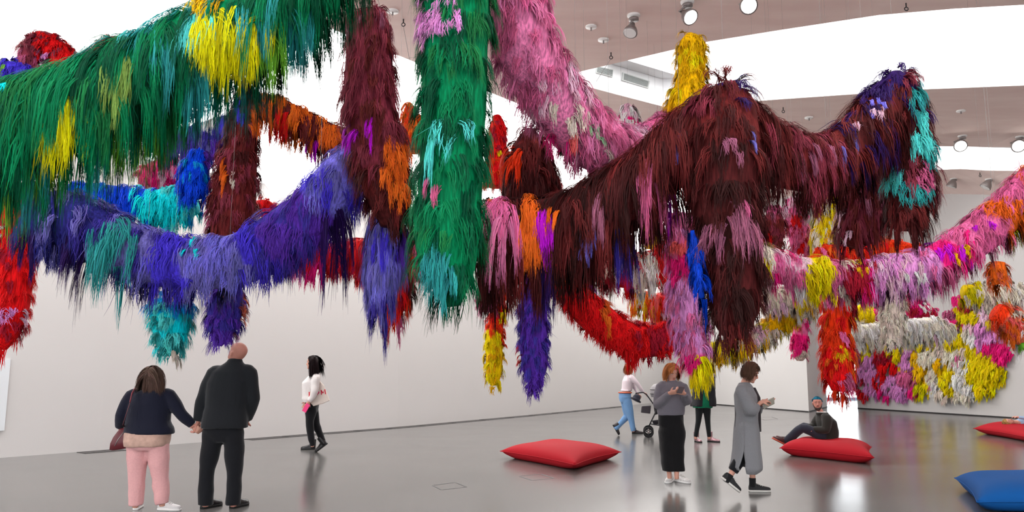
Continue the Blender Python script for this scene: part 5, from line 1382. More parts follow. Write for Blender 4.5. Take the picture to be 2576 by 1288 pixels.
# handbag with strap
M_BURG = plain('burgundy_leather', srgb(92, 30, 38), 0.4, noise=0.15, scale=30); M_STRAP = plain('pink_strap', srgb(176, 92, 100), 0.5)
bc = Vector(at(309, 1098, 8.28))
bag = empty('handbag', bc - UP * 0.14); tag(bag, 'burgundy leather shoulder bag hanging at the navy cardigan woman', 'bag'); bo = bag.location
mb = MB(); bx_, by_ = Vector((0.95, 0.2, 0.15)).normalized(), Vector((-0.2, 1, 0)).normalized()
mb.loft([ell(bc + UP * (z) + bx_ * dx, bx_, by_, a, b, 18, 2.6) for z, a, b, dx in ((-0.125, 0.08, 0.03, -0.012), (-0.11, 0.108, 0.045, -0.012), (-0.05, 0.108, 0.05, -0.008), (0.01, 0.09, 0.045, 0.0), (0.06, 0.062, 0.032, 0.008), (0.085, 0.04, 0.016, 0.012))])
bb = mb.build('bag_body', M_BURG, bag, True, bo)
MB().tube([bc + bx_ * (-0.06) - by_ * 0.05 - UP * 0.08, bc - bx_ * 0.03 - by_ * 0.052 - UP * 0.02, bc + bx_ * 0.02 - by_ * 0.04 + UP * 0.05], 0.004, 6).build('zip', M_STEEL, bb, True, bo)
sp = [bc + UP * 0.085 + bx_ * 0.02, Vector(at(309, 1068, 8.14)), Vector(at(318, 1040, 8.12)), Vector(at(328, 1010, 8.13))]
MB().tube(sp, [(0.011, 0.003)] * 4, 8).build('strap', M_BURG, bag, True, bo)
MB().tube([Vector(at(327, 1012, 8.128)), Vector(at(332, 990, 8.16)), Vector(at(339, 978, 8.26)), Vector(at(342, 976, 8.34))], [(0.014, 0.004)] * 4, 8).build('shoulder_pad', M_STRAP, bag, True, bo)
MB().ball(Vector(at(341, 974, 8.30)), 0.014, 8, 6).build('buckle', M_STEEL, bag, True, bo)

# ------------------------------------------------------------------ the man in the dark suit
M_SUIT = fabric('charcoal_suit', (24, 26, 30), bump=0.08); M_SUITT = fabric('black_trousers', (16, 17, 22), bump=0.08); M_BSHOE = plain('black_leather', srgb(30, 28, 30), 0.35); M_BSOLE = plain('black_rubber', srgb(22, 22, 22), 0.7)
p = Person('person', 'bald man in dark suit seen from behind, looking up at the hair', 8.38, 1.02, (-0.1, 1, 0), dict(
    head=(597, 887), neck=(590, 915), chest=(578, 962), waist=(570, 1025), pelvis=(562, 1085), lh=(537, 1092), rh=(588, 1092), lk=(521, 1180), rk=(590, 1185), la=(517, 1262), ra=(587, 1262),
    ls=(540, 941), rs=(626, 938), le=(508, 1010, 0.02), lw=(499, 1061, 0.0), re=(637, 1004, 0.02), rw=(622, 1056, 0.14)), (-0.72, 0.45, 0.50), head_h=0.225, group=PPL, skin=M_SKIN2)
p.body(hl=((-0.12, 0.05, -1), (-0.9, 0.3, 0)), hr=((-0.6, 0.6, -0.5), (0, 1, 0)), curl=(0.85, 0.8), thumbs=(-1, 1))
J = p.J
mb = MB(); Y = 8.38
torso(mb, [(Vector(at(566, 1076, Y)), 0.236, 0.15, 0.16), (Vector(at(567, 1060, Y)), 0.232, 0.15, 0.16), (J['waist'], 0.215, 0.14, 0.145), (J['chest'], 0.228, 0.145, 0.145), (Vector(at(583, 935, Y)), 0.20, 0.115, 0.125), (Vector(at(587, 920, Y)), 0.135, 0.085, 0.095), (Vector(at(590, 910, Y)), 0.082, 0.07, 0.075), (Vector(at(593, 902, Y)), 0.07, 0.06, 0.065)], p.rv, p.fv)
p.sleeves(mb, (0.082, 0.072, 0.066, 0.055), 0.97)
p.part('jacket', mb, M_SUIT, wrinkle=0.004, wscale=14)
mb = MB(); p.legs(mb, (0.105, 0.08, 0.072), 1.1, hipw=0.20, hipd=(0.12, 0.13), rise=0.05); p.part('trousers', mb, M_SUITT, wrinkle=0.005, wscale=18)
shoe(p.root, p.org, ground(508, 1280), (0.42, 0.9, 0), 1.05, M_BSHOE, M_BSOLE); shoe(p.root, p.org, ground(582, 1279), (0.32, 0.95, 0), 1.05, M_BSHOE, M_BSOLE)
p.head.details(p.root, p.org, plain('brow_grey', srgb(120, 100, 90), 0.8))

# ------------------------------------------------------------------ the woman in the white sweater with a tote bag
M_WKNIT = fabric('white_knit', (226, 220, 218), noise=0.06, bump=0.3, scale=90); M_BLACKT = fabric('black_denim', (18, 18, 22))
p = Person('person', 'woman in white sweater and black trousers walking along the long wall', 14.3, 0.99, (-1, 0.05, 0), dict(
    head=(785, 912), neck=(791, 938), chest=(786, 962), waist=(783, 996), pelvis=(783, 1022), lh=(782, 1027, -0.08), rh=(785, 1027, 0.08), lk=(779, 1072, -0.08), la=(786, 1117, -0.08), rk=(796, 1071, 0.08), ra=(812, 1108, 0.08),
    ls=(795, 949, -0.17), le=(792, 986, -0.22), lw=(777, 1012, -0.22), rs=(790, 949, 0.17), re=(785, 985, 0.2), rw=(772, 1010, 0.17)), (-1, 0.05, -0.02), head_h=0.23, group=PPL)
p.body(hl=((-0.5, -0.1, -0.85), (-0.3, 1, 0)), hr=((-0.4, 0, -0.9), (0, -1, 0)), curl=(0.75, 0.6), thumbs=(1, 1))
J = p.J; Y = 14.3
mb = MB()
torso(mb, [(Vector(at(779, 1012, Y)), 0.17, 0.115, 0.105), (Vector(at(779, 1003, Y)), 0.185, 0.13, 0.12), (J['waist'], 0.18, 0.15, 0.11), (J['chest'], 0.19, 0.17, 0.12), (Vector(at(790, 945, Y)), 0.16, 0.085, 0.10), (Vector(at(792, 934, Y)), 0.07, 0.055, 0.065)], p.rv, p.fv)
p.sleeves(mb, (0.072, 0.072, 0.06, 0.036), 0.93)
p.part('sweater', mb, M_WKNIT, wrinkle=0.006, wscale=20)
mb = MB(); p.legs(mb, (0.098, 0.07, 0.05), 1.1, hipw=0.165, hipd=(0.10, 0.13)); p.part('trousers', mb, M_BLACKT)
shoe(p.root, p.org, ground(793, 1131), (-1, -0.03, 0), 1.0, M_BSHOE, M_BSOLE, shaft=0.10); shoe(p.root, p.org, at(824, 1117, 14.38), (-0.80, 0, -0.60), 0.98, M_BSHOE, M_BSOLE, up=(-0.6, 0, 0.8), shaft=0.10)
p.head.hair(p.root, p.org, (40, 28, 30), 0.36, locks=260, m=10, w0=0.010, fringe=0.5, shell=1.04, low=-0.35, fall=(0.01, 0, 0), back=1.2, spread=0.7)
p.head.details(p.root, p.org, M_BEARD)
# tote bag
M_TOTE = fabric('cotton_tote', (222, 210, 200), noise=0.05); M_PRED = plain('print_red', srgb(206, 40, 66), 0.8, spec=0.1); M_PPINK = plain('print_pink', srgb(226, 76, 122), 0.8, spec=0.1)
tY = 14.12
tb = empty('tote_bag', at(803, 1022, tY)); tag(tb, 'white cotton tote bag with a heart and a red letter M', 'bag'); to = tb.location
outl = [(776, 962), (803, 957), (815, 970), (829, 1008), (810, 1016), (788, 1022), (773, 1006)]
fr = [Vector(at(x, y, tY)) for x, y in outl]; cc_ = sum(fr, Vector()) / len(fr)
mb = MB()
rings = []
for off, k in ((0.0, 0.96), (0.012, 1.0), (0.03, 1.0), (0.042, 0.96)):
    rings.append([cc_ + (q - cc_) * k + Vector((0, off, 0)) for q in fr])
mb.loft(rings); tbody = mb.build('bag_body', M_TOTE, tb, False, to)
for x0 in (781, 800):
    MB().tube([Vector(at(x0, 964, tY + 0.02)), Vector(at((x0 + 797) / 2, 950, tY - 0.06)), Vector(at(797, 942, tY + 0.05)), Vector(at(801, 946, tY + 0.16))], [(0.014, 0.004)] * 4, 8).build('strap', M_TOTE, tb, True, to)
def print_poly(name, polys, mat):
    mb = MB()
    for pl in polys:
        f_ = [Vector(at(x, y, tY - 0.002)) for x, y in pl]; n_ = len(f_)
        mb.add(f_ + [q + Vector((0, 0.004, 0)) for q in f_], [tuple(range(n_))] + [(i, (i + 1) % n_, (i + 1) % n_ + n_, i + n_) for i in range(n_)])
    mb.build(name, mat, tbody, False, to)
print_poly('letter_m', [[(806.5, 981), (809, 981), (810, 993), (807.5, 993.5)], [(809, 981), (813.2, 988.5), (811.5, 990), (808, 984)], [(816, 979.5), (814.2, 988.6), (812, 989.6), (813.2, 986)], [(816, 979.5), (818.3, 979.3), (820, 991.5), (817.6, 992)]], M_PRED)
hp = []
for k in range(28):
    t = 2 * math.pi * k / 28
    hp.append((798 + 0.36 * 16 * math.sin(t) ** 3, 988.5 - 0.36 * (13 * math.cos(t) - 5 * math.cos(2 * t) - 2 * math.cos(3 * t) - math.cos(4 * t))))
print_poly('heart', [hp], M_PPINK)
print_poly('letter_i', [[(776.5, 986), (779, 985.6), (779.6, 998), (777, 998.5)]], M_PRED)
ph_ = empty('phone', at(769, 1027, 14.02)); tag(ph_, 'small bright pink phone in the hand of the white sweater woman', 'phone')
mb = MB(); Mx = Matrix.Rotation(0.5, 3, 'Y'); mb.box(tuple(Vector(at(770, 1026, 14.03)) - ph_.location), (0.075, 0.014, 0.15), M=Mx); mb.build('case', plain('pink_case', srgb(245, 60, 130), 0.4), ph_)
mb = MB(); mb.box(tuple(Vector(at(770, 1026, 14.03)) - ph_.location + Vector((0, 0.0075, 0))), (0.066, 0.003, 0.138), M=Mx); mb.build('screen', M_BSHOE, ph_)

# ------------------------------------------------------------------ the woman with the pushchair
M_PALE = fabric('pale_top', (222, 208, 214), noise=0.05); M_JEAN = fabric('light_denim', (112, 152, 196), noise=0.14, scale=50); M_BOOT = plain('dark_boot', srgb(38, 28, 30), 0.4)
p = Person('person', 'woman in pale top and light blue jeans pushing a pushchair', 17.75, 0.95, (1, 0.25, 0), dict(
    head=(1584, 926), neck=(1582, 944), chest=(1580, 958), waist=(1577, 979), pelvis=(1574, 1002), lh=(1572, 1006, 0.07), rh=(1577, 1006, -0.07), rk=(1586, 1047, -0.07), ra=(1593, 1081, -0.07), lk=(1577, 1047, 0.07), la=(1550, 1076, 0.07),
    rs=(1589, 949, -0.15), re=(1606, 969, -0.17), rw=(1617, 987, -0.12), ls=(1581, 949, 0.15), le=(1597, 976, 0.17), lw=(1604, 991, 0.12)), (0.9, 0.3, -0.1), head_h=0.228, group=PPL)
p.body(hl=((0.6, 0.1, -0.4), (0, 0, -1)), hr=((0.8, 0, -0.3), (0, 0, -1)), curl=(0.7, 0.7), thumbs=(1, -1))
J = p.J; Y = 17.75; mb = MB()
torso(mb, [(Vector(at(1575, 984, Y)), 0.165, 0.12, 0.12), (J['waist'], 0.15, 0.11, 0.105), (J['chest'], 0.165, 0.13, 0.115), (Vector(at(1582, 948, Y)), 0.15, 0.08, 0.09), (Vector(at(1583, 942, Y)), 0.07, 0.055, 0.06)], p.rv, p.fv)
p.sleeves(mb, (0.06, 0.05, 0.045, 0.032), 0.97); p.part('top', mb, M_PALE)
mb = MB(); p.legs(mb, (0.105, 0.08, 0.055), 1.1, hipw=0.18, hipd=(0.115, 0.155), rise=0.13); p.part('jeans', mb, M_JEAN, wrinkle=0.005)
MB().tube([ell(J['pelvis'] + UP * 0.125, p.rv, p.fv, 0.175, 0.118, 24, 2.2, 0.145)[k % 24] for k in range(25)], 0.014, 6).build('belt', plain('tan_belt', srgb(190, 90, 60), 0.5), p.root, True, p.org)
shoe(p.root, p.org, ground(1590, 1091), (1, -0.1, 0), 0.95, M_BOOT, M_BSOLE, shaft=0.05); shoe(p.root, p.org, at(1541, 1070, 17.82), (0.50, 0, -0.86), 0.95, M_BOOT, M_BSOLE, up=(0.86, 0, 0.5), shaft=0.05)
p.head.hair(p.root, p.org, (176, 96, 60), 0.2, locks=200, m=8, w0=0.012, low=-0.4)
p.head.details(p.root, p.org, M_BEARD)
# pushchair
sY = 17.5
st = empty('pushchair', ground(1655, 1094)); tag(st, 'black pushchair with grey hood and a sun hat on its handle', 'pushchair'); so = st.location
def sp_(x, y, dy=0.0): return Vector(at(x, y, sY + dy))
M_FRAME = plain('pushchair_frame', srgb(40, 40, 44), 0.4, 0.3); M_SEAT = fabric('pushchair_cloth', (42, 40, 46)); M_HOOD = fabric('grey_hood', (150, 146, 148)); M_TYRE = plain('tyre', srgb(28, 28, 30), 0.8)
for dy in (-0.26, 0.26):
    MB().tube([sp_(1601, 989, dy), sp_(1618, 987, dy), sp_(1626, 992, dy), sp_(1650, 1025, dy), sp_(1668, 1062, dy)], 0.014, 8).build('handle_bar', M_FRAME, st, True, so)
    MB().tube([sp_(1662, 1000, dy), sp_(1648, 1040, dy), sp_(1632, 1073, dy)], 0.014, 8).build('rear_strut', M_FRAME, st, True, so)
    MB().tube([sp_(1634, 1066, dy), sp_(1658, 1070, dy), sp_(1676, 1068, dy)], 0.012, 8).build('axle_bar', M_FRAME, st, True, so)
    for wx, nm in ((1631, 'wheel'), (1672, 'wheel')):
        c = sp_(wx, 1077, dy); c.z = 0.115
        wh = MB().tube([c + Vector((0.092 * math.cos(a), 0, 0.092 * math.sin(a))) for a in np.linspace(0, 2 * math.pi, 25)], 0.023, 8).build(nm, M_TYRE, st, True, so)
        MB().disc_cyl(c, (0, 1, 0), 0.028, 0.05, 12).build('hub', M_STEEL, wh, True, so)
        for k in range(3):
            a = k * 2.094 + 0.5
            d_ = Vector((math.cos(a), 0, math.sin(a)))
            MB().tube([c + d_ * 0.02, c + d_ * 0.085], [(0.014, 0.022)] * 2, 8).build('spoke', M_FRAME, wh, True, so)
MB().tube([sp_(1602, 989, -0.26), sp_(1600, 990, 0), sp_(1602, 989, 0.26)], 0.017, 8).build('handle_grip', M_BSOLE, st, True, so)
mb = MB(); mb.loft([[sp_(x + a, y + b, dy) for a, b in ((-9, -6), (9, -8), (11, 6), (-7, 9))] for x, y, dy in ((1660, 1000, -0.22), (1658, 1004, -0.1), (1658, 1004, 0.1), (1660, 1000, 0.22))])
mb.loft([[sp_(x + a, y + b, dy) for a, b in ((-8, -9), (6, -12), (12, 8), (-4, 14))] for x, y, dy in ((1652, 1030, -0.2), (1652, 1030, 0.2))]); me = fuse(mb, 0.014, 5, 0.7); me.transform(Matrix.Translation(-so)); link('seat', me, M_SEAT, st)
mb = MB(); mb.loft([ell(sp_(1658, 980) + Vector((0.0, 0, dz)), Vector((1, 0, 0)), Vector((0, 1, 0)), a, b, 20, 2.4) for dz, a, b in ((-0.16, 0.17, 0.23), (-0.05, 0.19, 0.25), (0.05, 0.17, 0.24), (0.11, 0.11, 0.18), (0.13, 0.03, 0.06))]); hd = mb.build('hood', M_HOOD, st, True, so)
for dz in (-0.09, 0.0):
    MB().tube([ell(sp_(1658, 980) + Vector((0, 0, dz)), Vector((1, 0, 0)), Vector((0, 1, 0)), 0.186, 0.247, 24, 2.4)[k % 24] for k in range(25)], 0.008, 6).build('hood_rib', M_FRAME, hd, True, so)
mb = MB(); mb.loft([[sp_(x, y, dy) for x, y in ((1614, 1022), (1638, 1020), (1636, 1041), (1612, 1038))] for dy in (-0.2, -0.05, 0.1, 0.2)]); me = fuse(mb, 0.014, 5, 0.7); me.transform(Matrix.Translation(-so)); link('storage_bag', me, fabric('storage_cloth', (66, 62, 68)), st)
mb = MB(); mb.loft([[sp_(x, y, dy) for x, y in ((1640, 1058), (1672, 1054), (1674, 1066), (1644, 1068))] for dy in (-0.2, 0.2)]); mb.build('basket', M_SEAT, st, True, so)
ht = empty('sun_hat', sp_(1602, 1010, -0.3)); tag(ht, 'dark sun hat hanging from the pushchair handle', 'hat')
mb = MB(); hc = sp_(1602, 1000, -0.3); ax = Vector((0.45, 0.1, 0.9)).normalized(); mb.tube([hc - ax * 0.07, hc - ax * 0.045, hc - ax * 0.04, hc + ax * 0.01, hc + ax * 0.055, hc + ax * 0.07], [0.12, 0.118, 0.085, 0.082, 0.06, 0.02], 20); mb.build('brim_and_crown', fabric('hat_cloth', (34, 36, 48)), ht, True, ht.location)
MB().tube([hc + ax * 0.07, hc + ax * 0.09, sp_(1603, 989, -0.27)], 0.005, 6).build('cord', M_BSOLE, ht, True, ht.location)

# ------------------------------------------------------------------ the ginger haired visitor with a phone
M_GREYK = fabric('grey_knit', (112, 108, 116), noise=0.08, bump=0.35, scale=110); M_WIDE = fabric('black_wide_trousers', (14, 13, 15)); M_PATT = plain('patterned_sneaker', srgb(205, 202, 200), 0.5, noise=0.6, scale=55)
p = Person('person', 'ginger-haired person in grey sweater and wide black trousers looking at a phone', 10.3, 0.93, (0.22, -1, 0), dict(
    head=(1690, 937), neck=(1689, 962), chest=(1689, 988), waist=(1689, 1022), pelvis=(1688, 1058), rh=(1673, 1064), lh=(1704, 1064), rk=(1676, 1125), lk=(1703, 1125, -0.03), ra=(1684, 1194), la=(1702, 1196, -0.08),
    rs=(1664, 974), re=(1656, 1016, -0.04), rw=(1685, 989, -0.27), ls=(1715, 974), le=(1727, 1008, -0.04), lw=(1721, 990, -0.27)), (0.25, -0.85, -0.42), head_h=0.23, group=PPL)
p.body(hl=((-0.75, -0.35, 0.25), (-0.3, 0.5, 0.6)), hr=((0.85, -0.35, 0.2), (0.3, 0.5, 0.6)), curl=(0.6, 0.6), thumbs=(-1, 1))
J = p.J; Y = 10.3; mb = MB()
torso(mb, [(Vector(at(1688, 1044, Y)), 0.172, 0.115, 0.12), (Vector(at(1688, 1036, Y)), 0.178, 0.125, 0.13), (J['waist'], 0.182, 0.13, 0.135), (J['chest'], 0.176, 0.125, 0.13), (Vector(at(1689, 968, Y)), 0.14, 0.085, 0.10), (Vector(at(1689, 962, Y)), 0.075, 0.068, 0.072), (Vector(at(1689, 957, Y)), 0.064, 0.058, 0.064)], p.rv, p.fv)
p.sleeves(mb, (0.082, 0.085, 0.07, 0.038), 0.96); p.part('sweater', mb, M_GREYK, voxel=0.010, wrinkle=0.005, wscale=20)
mb = MB()
for s, hx in (('r', 1680), ('l', 1700)):
    mb.loft([ell(Vector(c), p.rv, p.fv, a, b, 18, 2.3) for c, a, b in ((at(hx + (8 if s == 'r' else -8) * 0.6, 1050, Y), 0.10, 0.11), (at(hx - (2 if s == 'r' else -2), 1085, Y), 0.108, 0.12), (at(hx, 1125, Y), 0.10, 0.115), (at(hx + 2 if s == 'r' else hx + 3, 1160, Y - 0.02), 0.092, 0.10), (at(hx + 4 if s == 'r' else hx + 5, 1184, Y - 0.03), 0.085, 0.09))])
torso(mb, [(Vector(at(1688, 1070, Y)), 0.165, 0.115, 0.13), (Vector(at(1688, 1040, Y)), 0.158, 0.105, 0.115)], p.rv, p.fv)
p.part('wide_trousers', mb, M_WIDE, wrinkle=0.004)
shoe(p.root, p.org, ground(1690, 1210), (-0.42, -0.9, 0), 0.98, M_PATT, M_WHITE, laces=M_WHITE); shoe(p.root, p.org, ground(1700, 1211), (0.55, -0.83, 0), 0.98, M_PATT, M_WHITE, laces=M_WHITE)
p.head.hair(p.root, p.org, (206, 132, 76), 0.155, locks=300, m=11, w0=0.008, fringe=0.6, shell=1.07, low=-0.35, part=0.1, spread=1.1, back=0.2)
p.head.details(p.root, p.org, plain('brow_ginger', srgb(150, 96, 60), 0.8))
def axes(z, x):
    z = Vector(z).normalized(); x = Vector(x); x = (x - z * x.dot(z)).normalized(); y = z.cross(x)
    return Matrix((x, y, z)).transposed()
def handset(label, c, Mx, size, back, name='phone'):
    r = empty(name, c); tag(r, label, 'phone' if name == 'phone' else 'tablet')
    mb = MB(); mb.box((0, 0, 0), size, M=Mx)
    bm = bmesh.new(); me = mb.mesh('case'); bm.from_mesh(me); bmesh.ops.bevel(bm, geom=bm.edges[:], offset=0.003, segments=2, affect='EDGES'); bm.to_mesh(me); bm.free()
    link('case', me, back, r, False)
    mb = MB(); mb.box(tuple(Mx @ Vector((0, 0, size[2] / 2 + 0.0005))), (size[0] * 0.92, size[1] * 0.92, 0.001), M=Mx); mb.build('screen', plain('screen_glass', (0.1, 0.11, 0.12), 0.1), r)
    return r
wrist_mid = (J['lw'] + J['rw']) / 2
Mx = Matrix.Rotation(0.2, 3, 'Z') @ Matrix.Rotation(-0.75, 3, 'X')
handset('white phone held in both hands by the ginger-haired person', wrist_mid + Vector((0.03, -0.085, 0.045)), axes((0.0, 0.6, 0.8), (1, 0.15, 0)), (0.072, 0.145, 0.009), plain('white_phone', srgb(120, 104, 108), 0.3))

# ------------------------------------------------------------------ the visitor in the green dress
M_COAT = fabric('black_coat', (32, 32, 36)); M_DRESS = fabric('green_dress', (0, 108, 74)); M_TIGHT = fabric('dark_tights', (24, 28, 30), noise=0.05); M_META = plain('metallic_boot', srgb(170, 132, 138), 0.3, 0.6, noise=0.3, scale=60)
p = Person('person', 'person in green dress, black coat and metallic boots behind the yellow tipped tassel', 15.8, 0.96, (0.3, -1, 0), dict(
    head=(1777, 925), neck=(1775, 944), chest=(1771, 964), waist=(1769, 988), pelvis=(1768, 1010), rh=(1760, 1015), lh=(1777, 1015), rk=(1757, 1058), lk=(1780, 1058), ra=(1750, 1098), la=(1784, 1098),
    rs=(1755, 955), re=(1750, 985, 0.02), rw=(1752, 1010, -0.06), ls=(1788, 955), le=(1793, 977, -0.04), lw=(1787, 962, -0.26)), (0.35, -0.85, -0.4), head_h=0.228, group=PPL)
p.body(hl=((-0.1, -0.4, 0.9), (-0.9, 0, 0.2)), hr=((0, -0.2, -1), (1, 0, 0)), curl=(0.6, 0.5), thumbs=(1, -1))
J = p.J; Y = 15.8; mb = MB()
torso(mb, [(Vector(at(1768, 1026, Y)), 0.20, 0.15, 0.15), (Vector(at(1768, 1010, Y)), 0.19, 0.14, 0.15), (J['waist'], 0.155, 0.115, 0.115), (J['chest'], 0.16, 0.12, 0.115), (Vector(at(1775, 948, Y)), 0.13, 0.075, 0.085), (Vector(at(1776, 943, Y)), 0.06, 0.055, 0.06)], p.rv, p.fv); p.part('dress', mb, M_DRESS, wrinkle=0.006)
mb = MB(); p.sleeves(mb, (0.075, 0.068, 0.058, 0.045), 0.97)
for s in (-1, 1):
    mb.loft([ell(Vector(at(x, y, Y)) + p.rv * (-s) * 0.0, p.rv, p.fv, a, b, 16, 2.6) for x, y, a, b in ((1769 + s * 17, 1022, 0.085, 0.18), (1770 + s * 16, 1000, 0.08, 0.165), (1771 + s * 14, 970, 0.075, 0.14), (1774 + s * 9, 950, 0.07, 0.10))])
torso(mb, [(Vector(at(1768, 1023, Y)) - p.fv * 0.13, 0.21, 0.05, 0.05), (J['waist'] - p.fv * 0.11, 0.18, 0.05, 0.05), (Vector(at(1775, 950, Y)) - p.fv * 0.07, 0.14, 0.05, 0.05)], p.rv, p.fv)
p.part('coat', mb, M_COAT, wrinkle=0.005)
mb = MB(); p.legs(mb, (0.085, 0.058, 0.042), 1.03, hipw=0.15); p.part('tights', mb, M_TIGHT, wrinkle=0.0)
shoe(p.root, p.org, ground(1750, 1111), (0.2, -1, 0), 0.98, M_META, M_BSOLE, shaft=0.12, laces=M_WHITE); shoe(p.root, p.org, ground(1781, 1111), (0.75, -0.6, 0), 0.98, M_META, M_BSOLE, shaft=0.12, laces=M_WHITE)
p.head.hair(p.root, p.org, (52, 38, 34), 0.42, locks=240, m=9, w0=0.012, low=-0.35, fringe=0.3)
p.head.details(p.root, p.org, M_BEARD)
cd = empty('folded_card', at(1790, 948, 15.45)); tag(cd, 'small folded card in the hand of the green dress person', 'card')
mb = MB(); mb.add([(-0.06, 0, -0.06), (0.02, -0.03, -0.05), (0.07, -0.02, 0.07), (-0.01, 0.01, 0.06), (-0.06, 0.004, -0.06), (0.02, -0.026, -0.05), (0.07, -0.016, 0.07), (-0.01, 0.014, 0.06)], [(0, 1, 2, 3), (7, 6, 5, 4), (0, 4, 5, 1), (1, 5, 6, 2), (2, 6, 7, 3), (3, 7, 4, 0)]); mb.build('leaf', plain('grey_card', srgb(170, 150, 150), 0.6), cd)
mb = MB(); mb.add([(-0.062, 0.012, -0.06), (0.0, 0.03, -0.055), (0.05, 0.03, 0.07), (-0.012, 0.018, 0.06), (-0.062, 0.016, -0.06), (0.0, 0.034, -0.055), (0.05, 0.034, 0.07), (-0.012, 0.022, 0.06)], [(0, 1, 2, 3), (7, 6, 5, 4), (0, 4, 5, 1), (1, 5, 6, 2), (2, 6, 7, 3), (3, 7, 4, 0)]); mb.build('leaf', plain('grey_card_back', srgb(150, 140, 140), 0.6), cd)

# ------------------------------------------------------------------ the woman in the long grey cardigan
M_LONG = fabric('grey_rib_knit', (128, 128, 132), noise=0.08, bump=0.4, scale=120); M_CAN = plain('black_canvas', srgb(38, 38, 40), 0.8); M_SOCK = fabric('black_sock', (22, 22, 24)); M_OFFW = plain('offwhite_rubber', srgb(205, 202, 196), 0.6)
p = Person('person', 'woman with brown bob in a long grey cardigan looking at a tablet', 9.5, 0.94, (1, -0.05, 0), dict(
    head=(1889, 937), neck=(1874, 964), chest=(1873, 995), waist=(1875, 1040), pelvis=(1876, 1082), rh=(1874, 1092, -0.06), lh=(1878, 1092, 0.06), rk=(1864, 1150, -0.05), ra=(1832, 1204, -0.07), lk=(1892, 1150, 0.07), la=(1893, 1214, 0.07),
    rs=(1868, 985, -0.16), re=(1888, 1034, -0.20), rw=(1914, 1012, -0.12), ls=(1876, 985, 0.16), le=(1900, 1032, 0.18), lw=(1921, 1008, 0.05)), (0.88, -0.12, -0.42), head_h=0.232, group=PPL)
p.body(hl=((0.9, 0, -0.05), (0, 0, 1)), hr=((0.85, 0.25, 0.2), (0, 0.4, -1)), curl=(0.35, 0.6), thumbs=(-1, -1))
J = p.J; Y = 9.5; mb = MB()
torso(mb, [(Vector(at(1876, 1092, Y)), 0.17, 0.125, 0.12), (J['pelvis'], 0.176, 0.13, 0.122), (J['waist'], 0.18, 0.145, 0.115), (J['chest'], 0.18, 0.14, 0.115), (Vector(at(1874, 972, Y)), 0.14, 0.085, 0.085), (Vector(at(1872, 962, Y)), 0.07, 0.055, 0.06)], p.rv, p.fv)
p.sleeves(mb, (0.085, 0.092, 0.078, 0.05), 0.62)
up_me = fuse(mb, 0.011, 4, 0.6, 0.005, 18.0, 3)
# skirt of the cardigan with a side slit that shows the trouser leg
mb = MB(); rows = []
zz = [(1058, 1851, 1904, 0.176, 0.0), (1075, 1849, 1906, 0.186, 0.0), (1090, 1848, 1908, 0.192, 0.0), (1110, 1847, 1909, 0.205, 0.0), (1130, 1846, 1910, 0.212, 0.01), (1145, 1844, 1912, 0.215, 0.08), (1160, 1842, 1914, 0.21, 0.17), (1172, 1838, 1915, 0.21, 0.22), (1184, 1842, 1914, 0.21, 0.24)]
N_ = 40
for y, xa, xb, hw, gap in zz:
    ca_, hb_ = Vector(at((xa + xb) / 2, y, Y)), (xb - xa) / 2 * 9.5 / F
    row = []
    for k in range(N_ + 1):
        t = -math.pi / 2 - 0.55 + gap + (2 * math.pi - 2 * gap) * k / N_      # the seam of the slit faces the camera, towards the back
        cx, cy = math.cos(t), math.sin(t)
        lift = 0.0 if y < 1180 else -0.02 * math.sin(3 * t)
        row.append(ca_ + Vector((1, 0, 0)) * (math.copysign(abs(cx) ** 0.87, cx) * hb_) + Vector((0, 1, 0)) * (math.copysign(abs(cy) ** 0.87, cy) * hw) + UP * lift)
    rows.append(row)
n1 = N_ + 1
vs = [q for r_ in rows for q in r_]
fs = [(i * n1 + k, i * n1 + k + 1, (i + 1) * n1 + k + 1, (i + 1) * n1 + k) for i in range(len(rows) - 1) for k in range(N_)]
mb.add(vs, fs); sk_me = mb.mesh('skirt'); so_ = bpy.data.objects.new('tmp', sk_me); COL.objects.link(so_); md = so_.modifiers.new('t', 'SOLIDIFY'); md.thickness = 0.014; md.offset = 1.0
sk2 = bpy.data.meshes.new_from_object(so_.evaluated_get(bpy.context.evaluated_depsgraph_get())); bpy.data.objects.remove(so_)
bm = bmesh.new(); bm.from_mesh(up_me); bm.from_mesh(sk2); me = bpy.data.meshes.new('long_cardigan'); bm.to_mesh(me); bm.free(); me.transform(Matrix.Translation(-p.org)); link('long_cardigan', me, M_LONG, p.root, True)
MB().loft([ell(Vector(at(1877, y, Y)) + p.fv * 0.02, p.rv, p.fv, 0.10, b, 16) for y, b in ((1085, 0.155), (1040, 0.15), (1000, 0.145), (975, 0.085))]).build('dark_shirt', fabric('black_shirt', (40, 32, 36)), p.root, True, p.org)
mb = MB(); p.legs(mb, (0.08, 0.072, 0.066), 0.66, hipw=0.15); p.part('trousers', mb, M_SUITT)
for s in 'rl':
    a = J[s + 'a']; mb = MB(); kd = (J[s + 'k'] - a).normalized(); mb.tube([a - kd * 0.05, a, a + kd * 0.055], [0.042, 0.039, 0.04], 14); p.part('sock', mb, M_SOCK, 0.008, 1, 0.0)
shoe(p.root, p.org, at(1815, 1204, Y - 0.07), (0.77, 0, -0.62), 0.98, M_CAN, M_OFFW, up=(0.62, 0, 0.77), laces=M_OFFW); shoe(p.root, p.org, ground(1885, 1237), (1, -0.05, 0), 0.98, M_CAN, M_OFFW, laces=M_OFFW)
p.head.hair(p.root, p.org, (92, 66, 52), 0.155, locks=320, m=11, w0=0.007, fringe=0.6, shell=1.13, low=-0.25, spread=1.1, back=0.6)
p.head.details(p.root, p.org, M_BEARD)
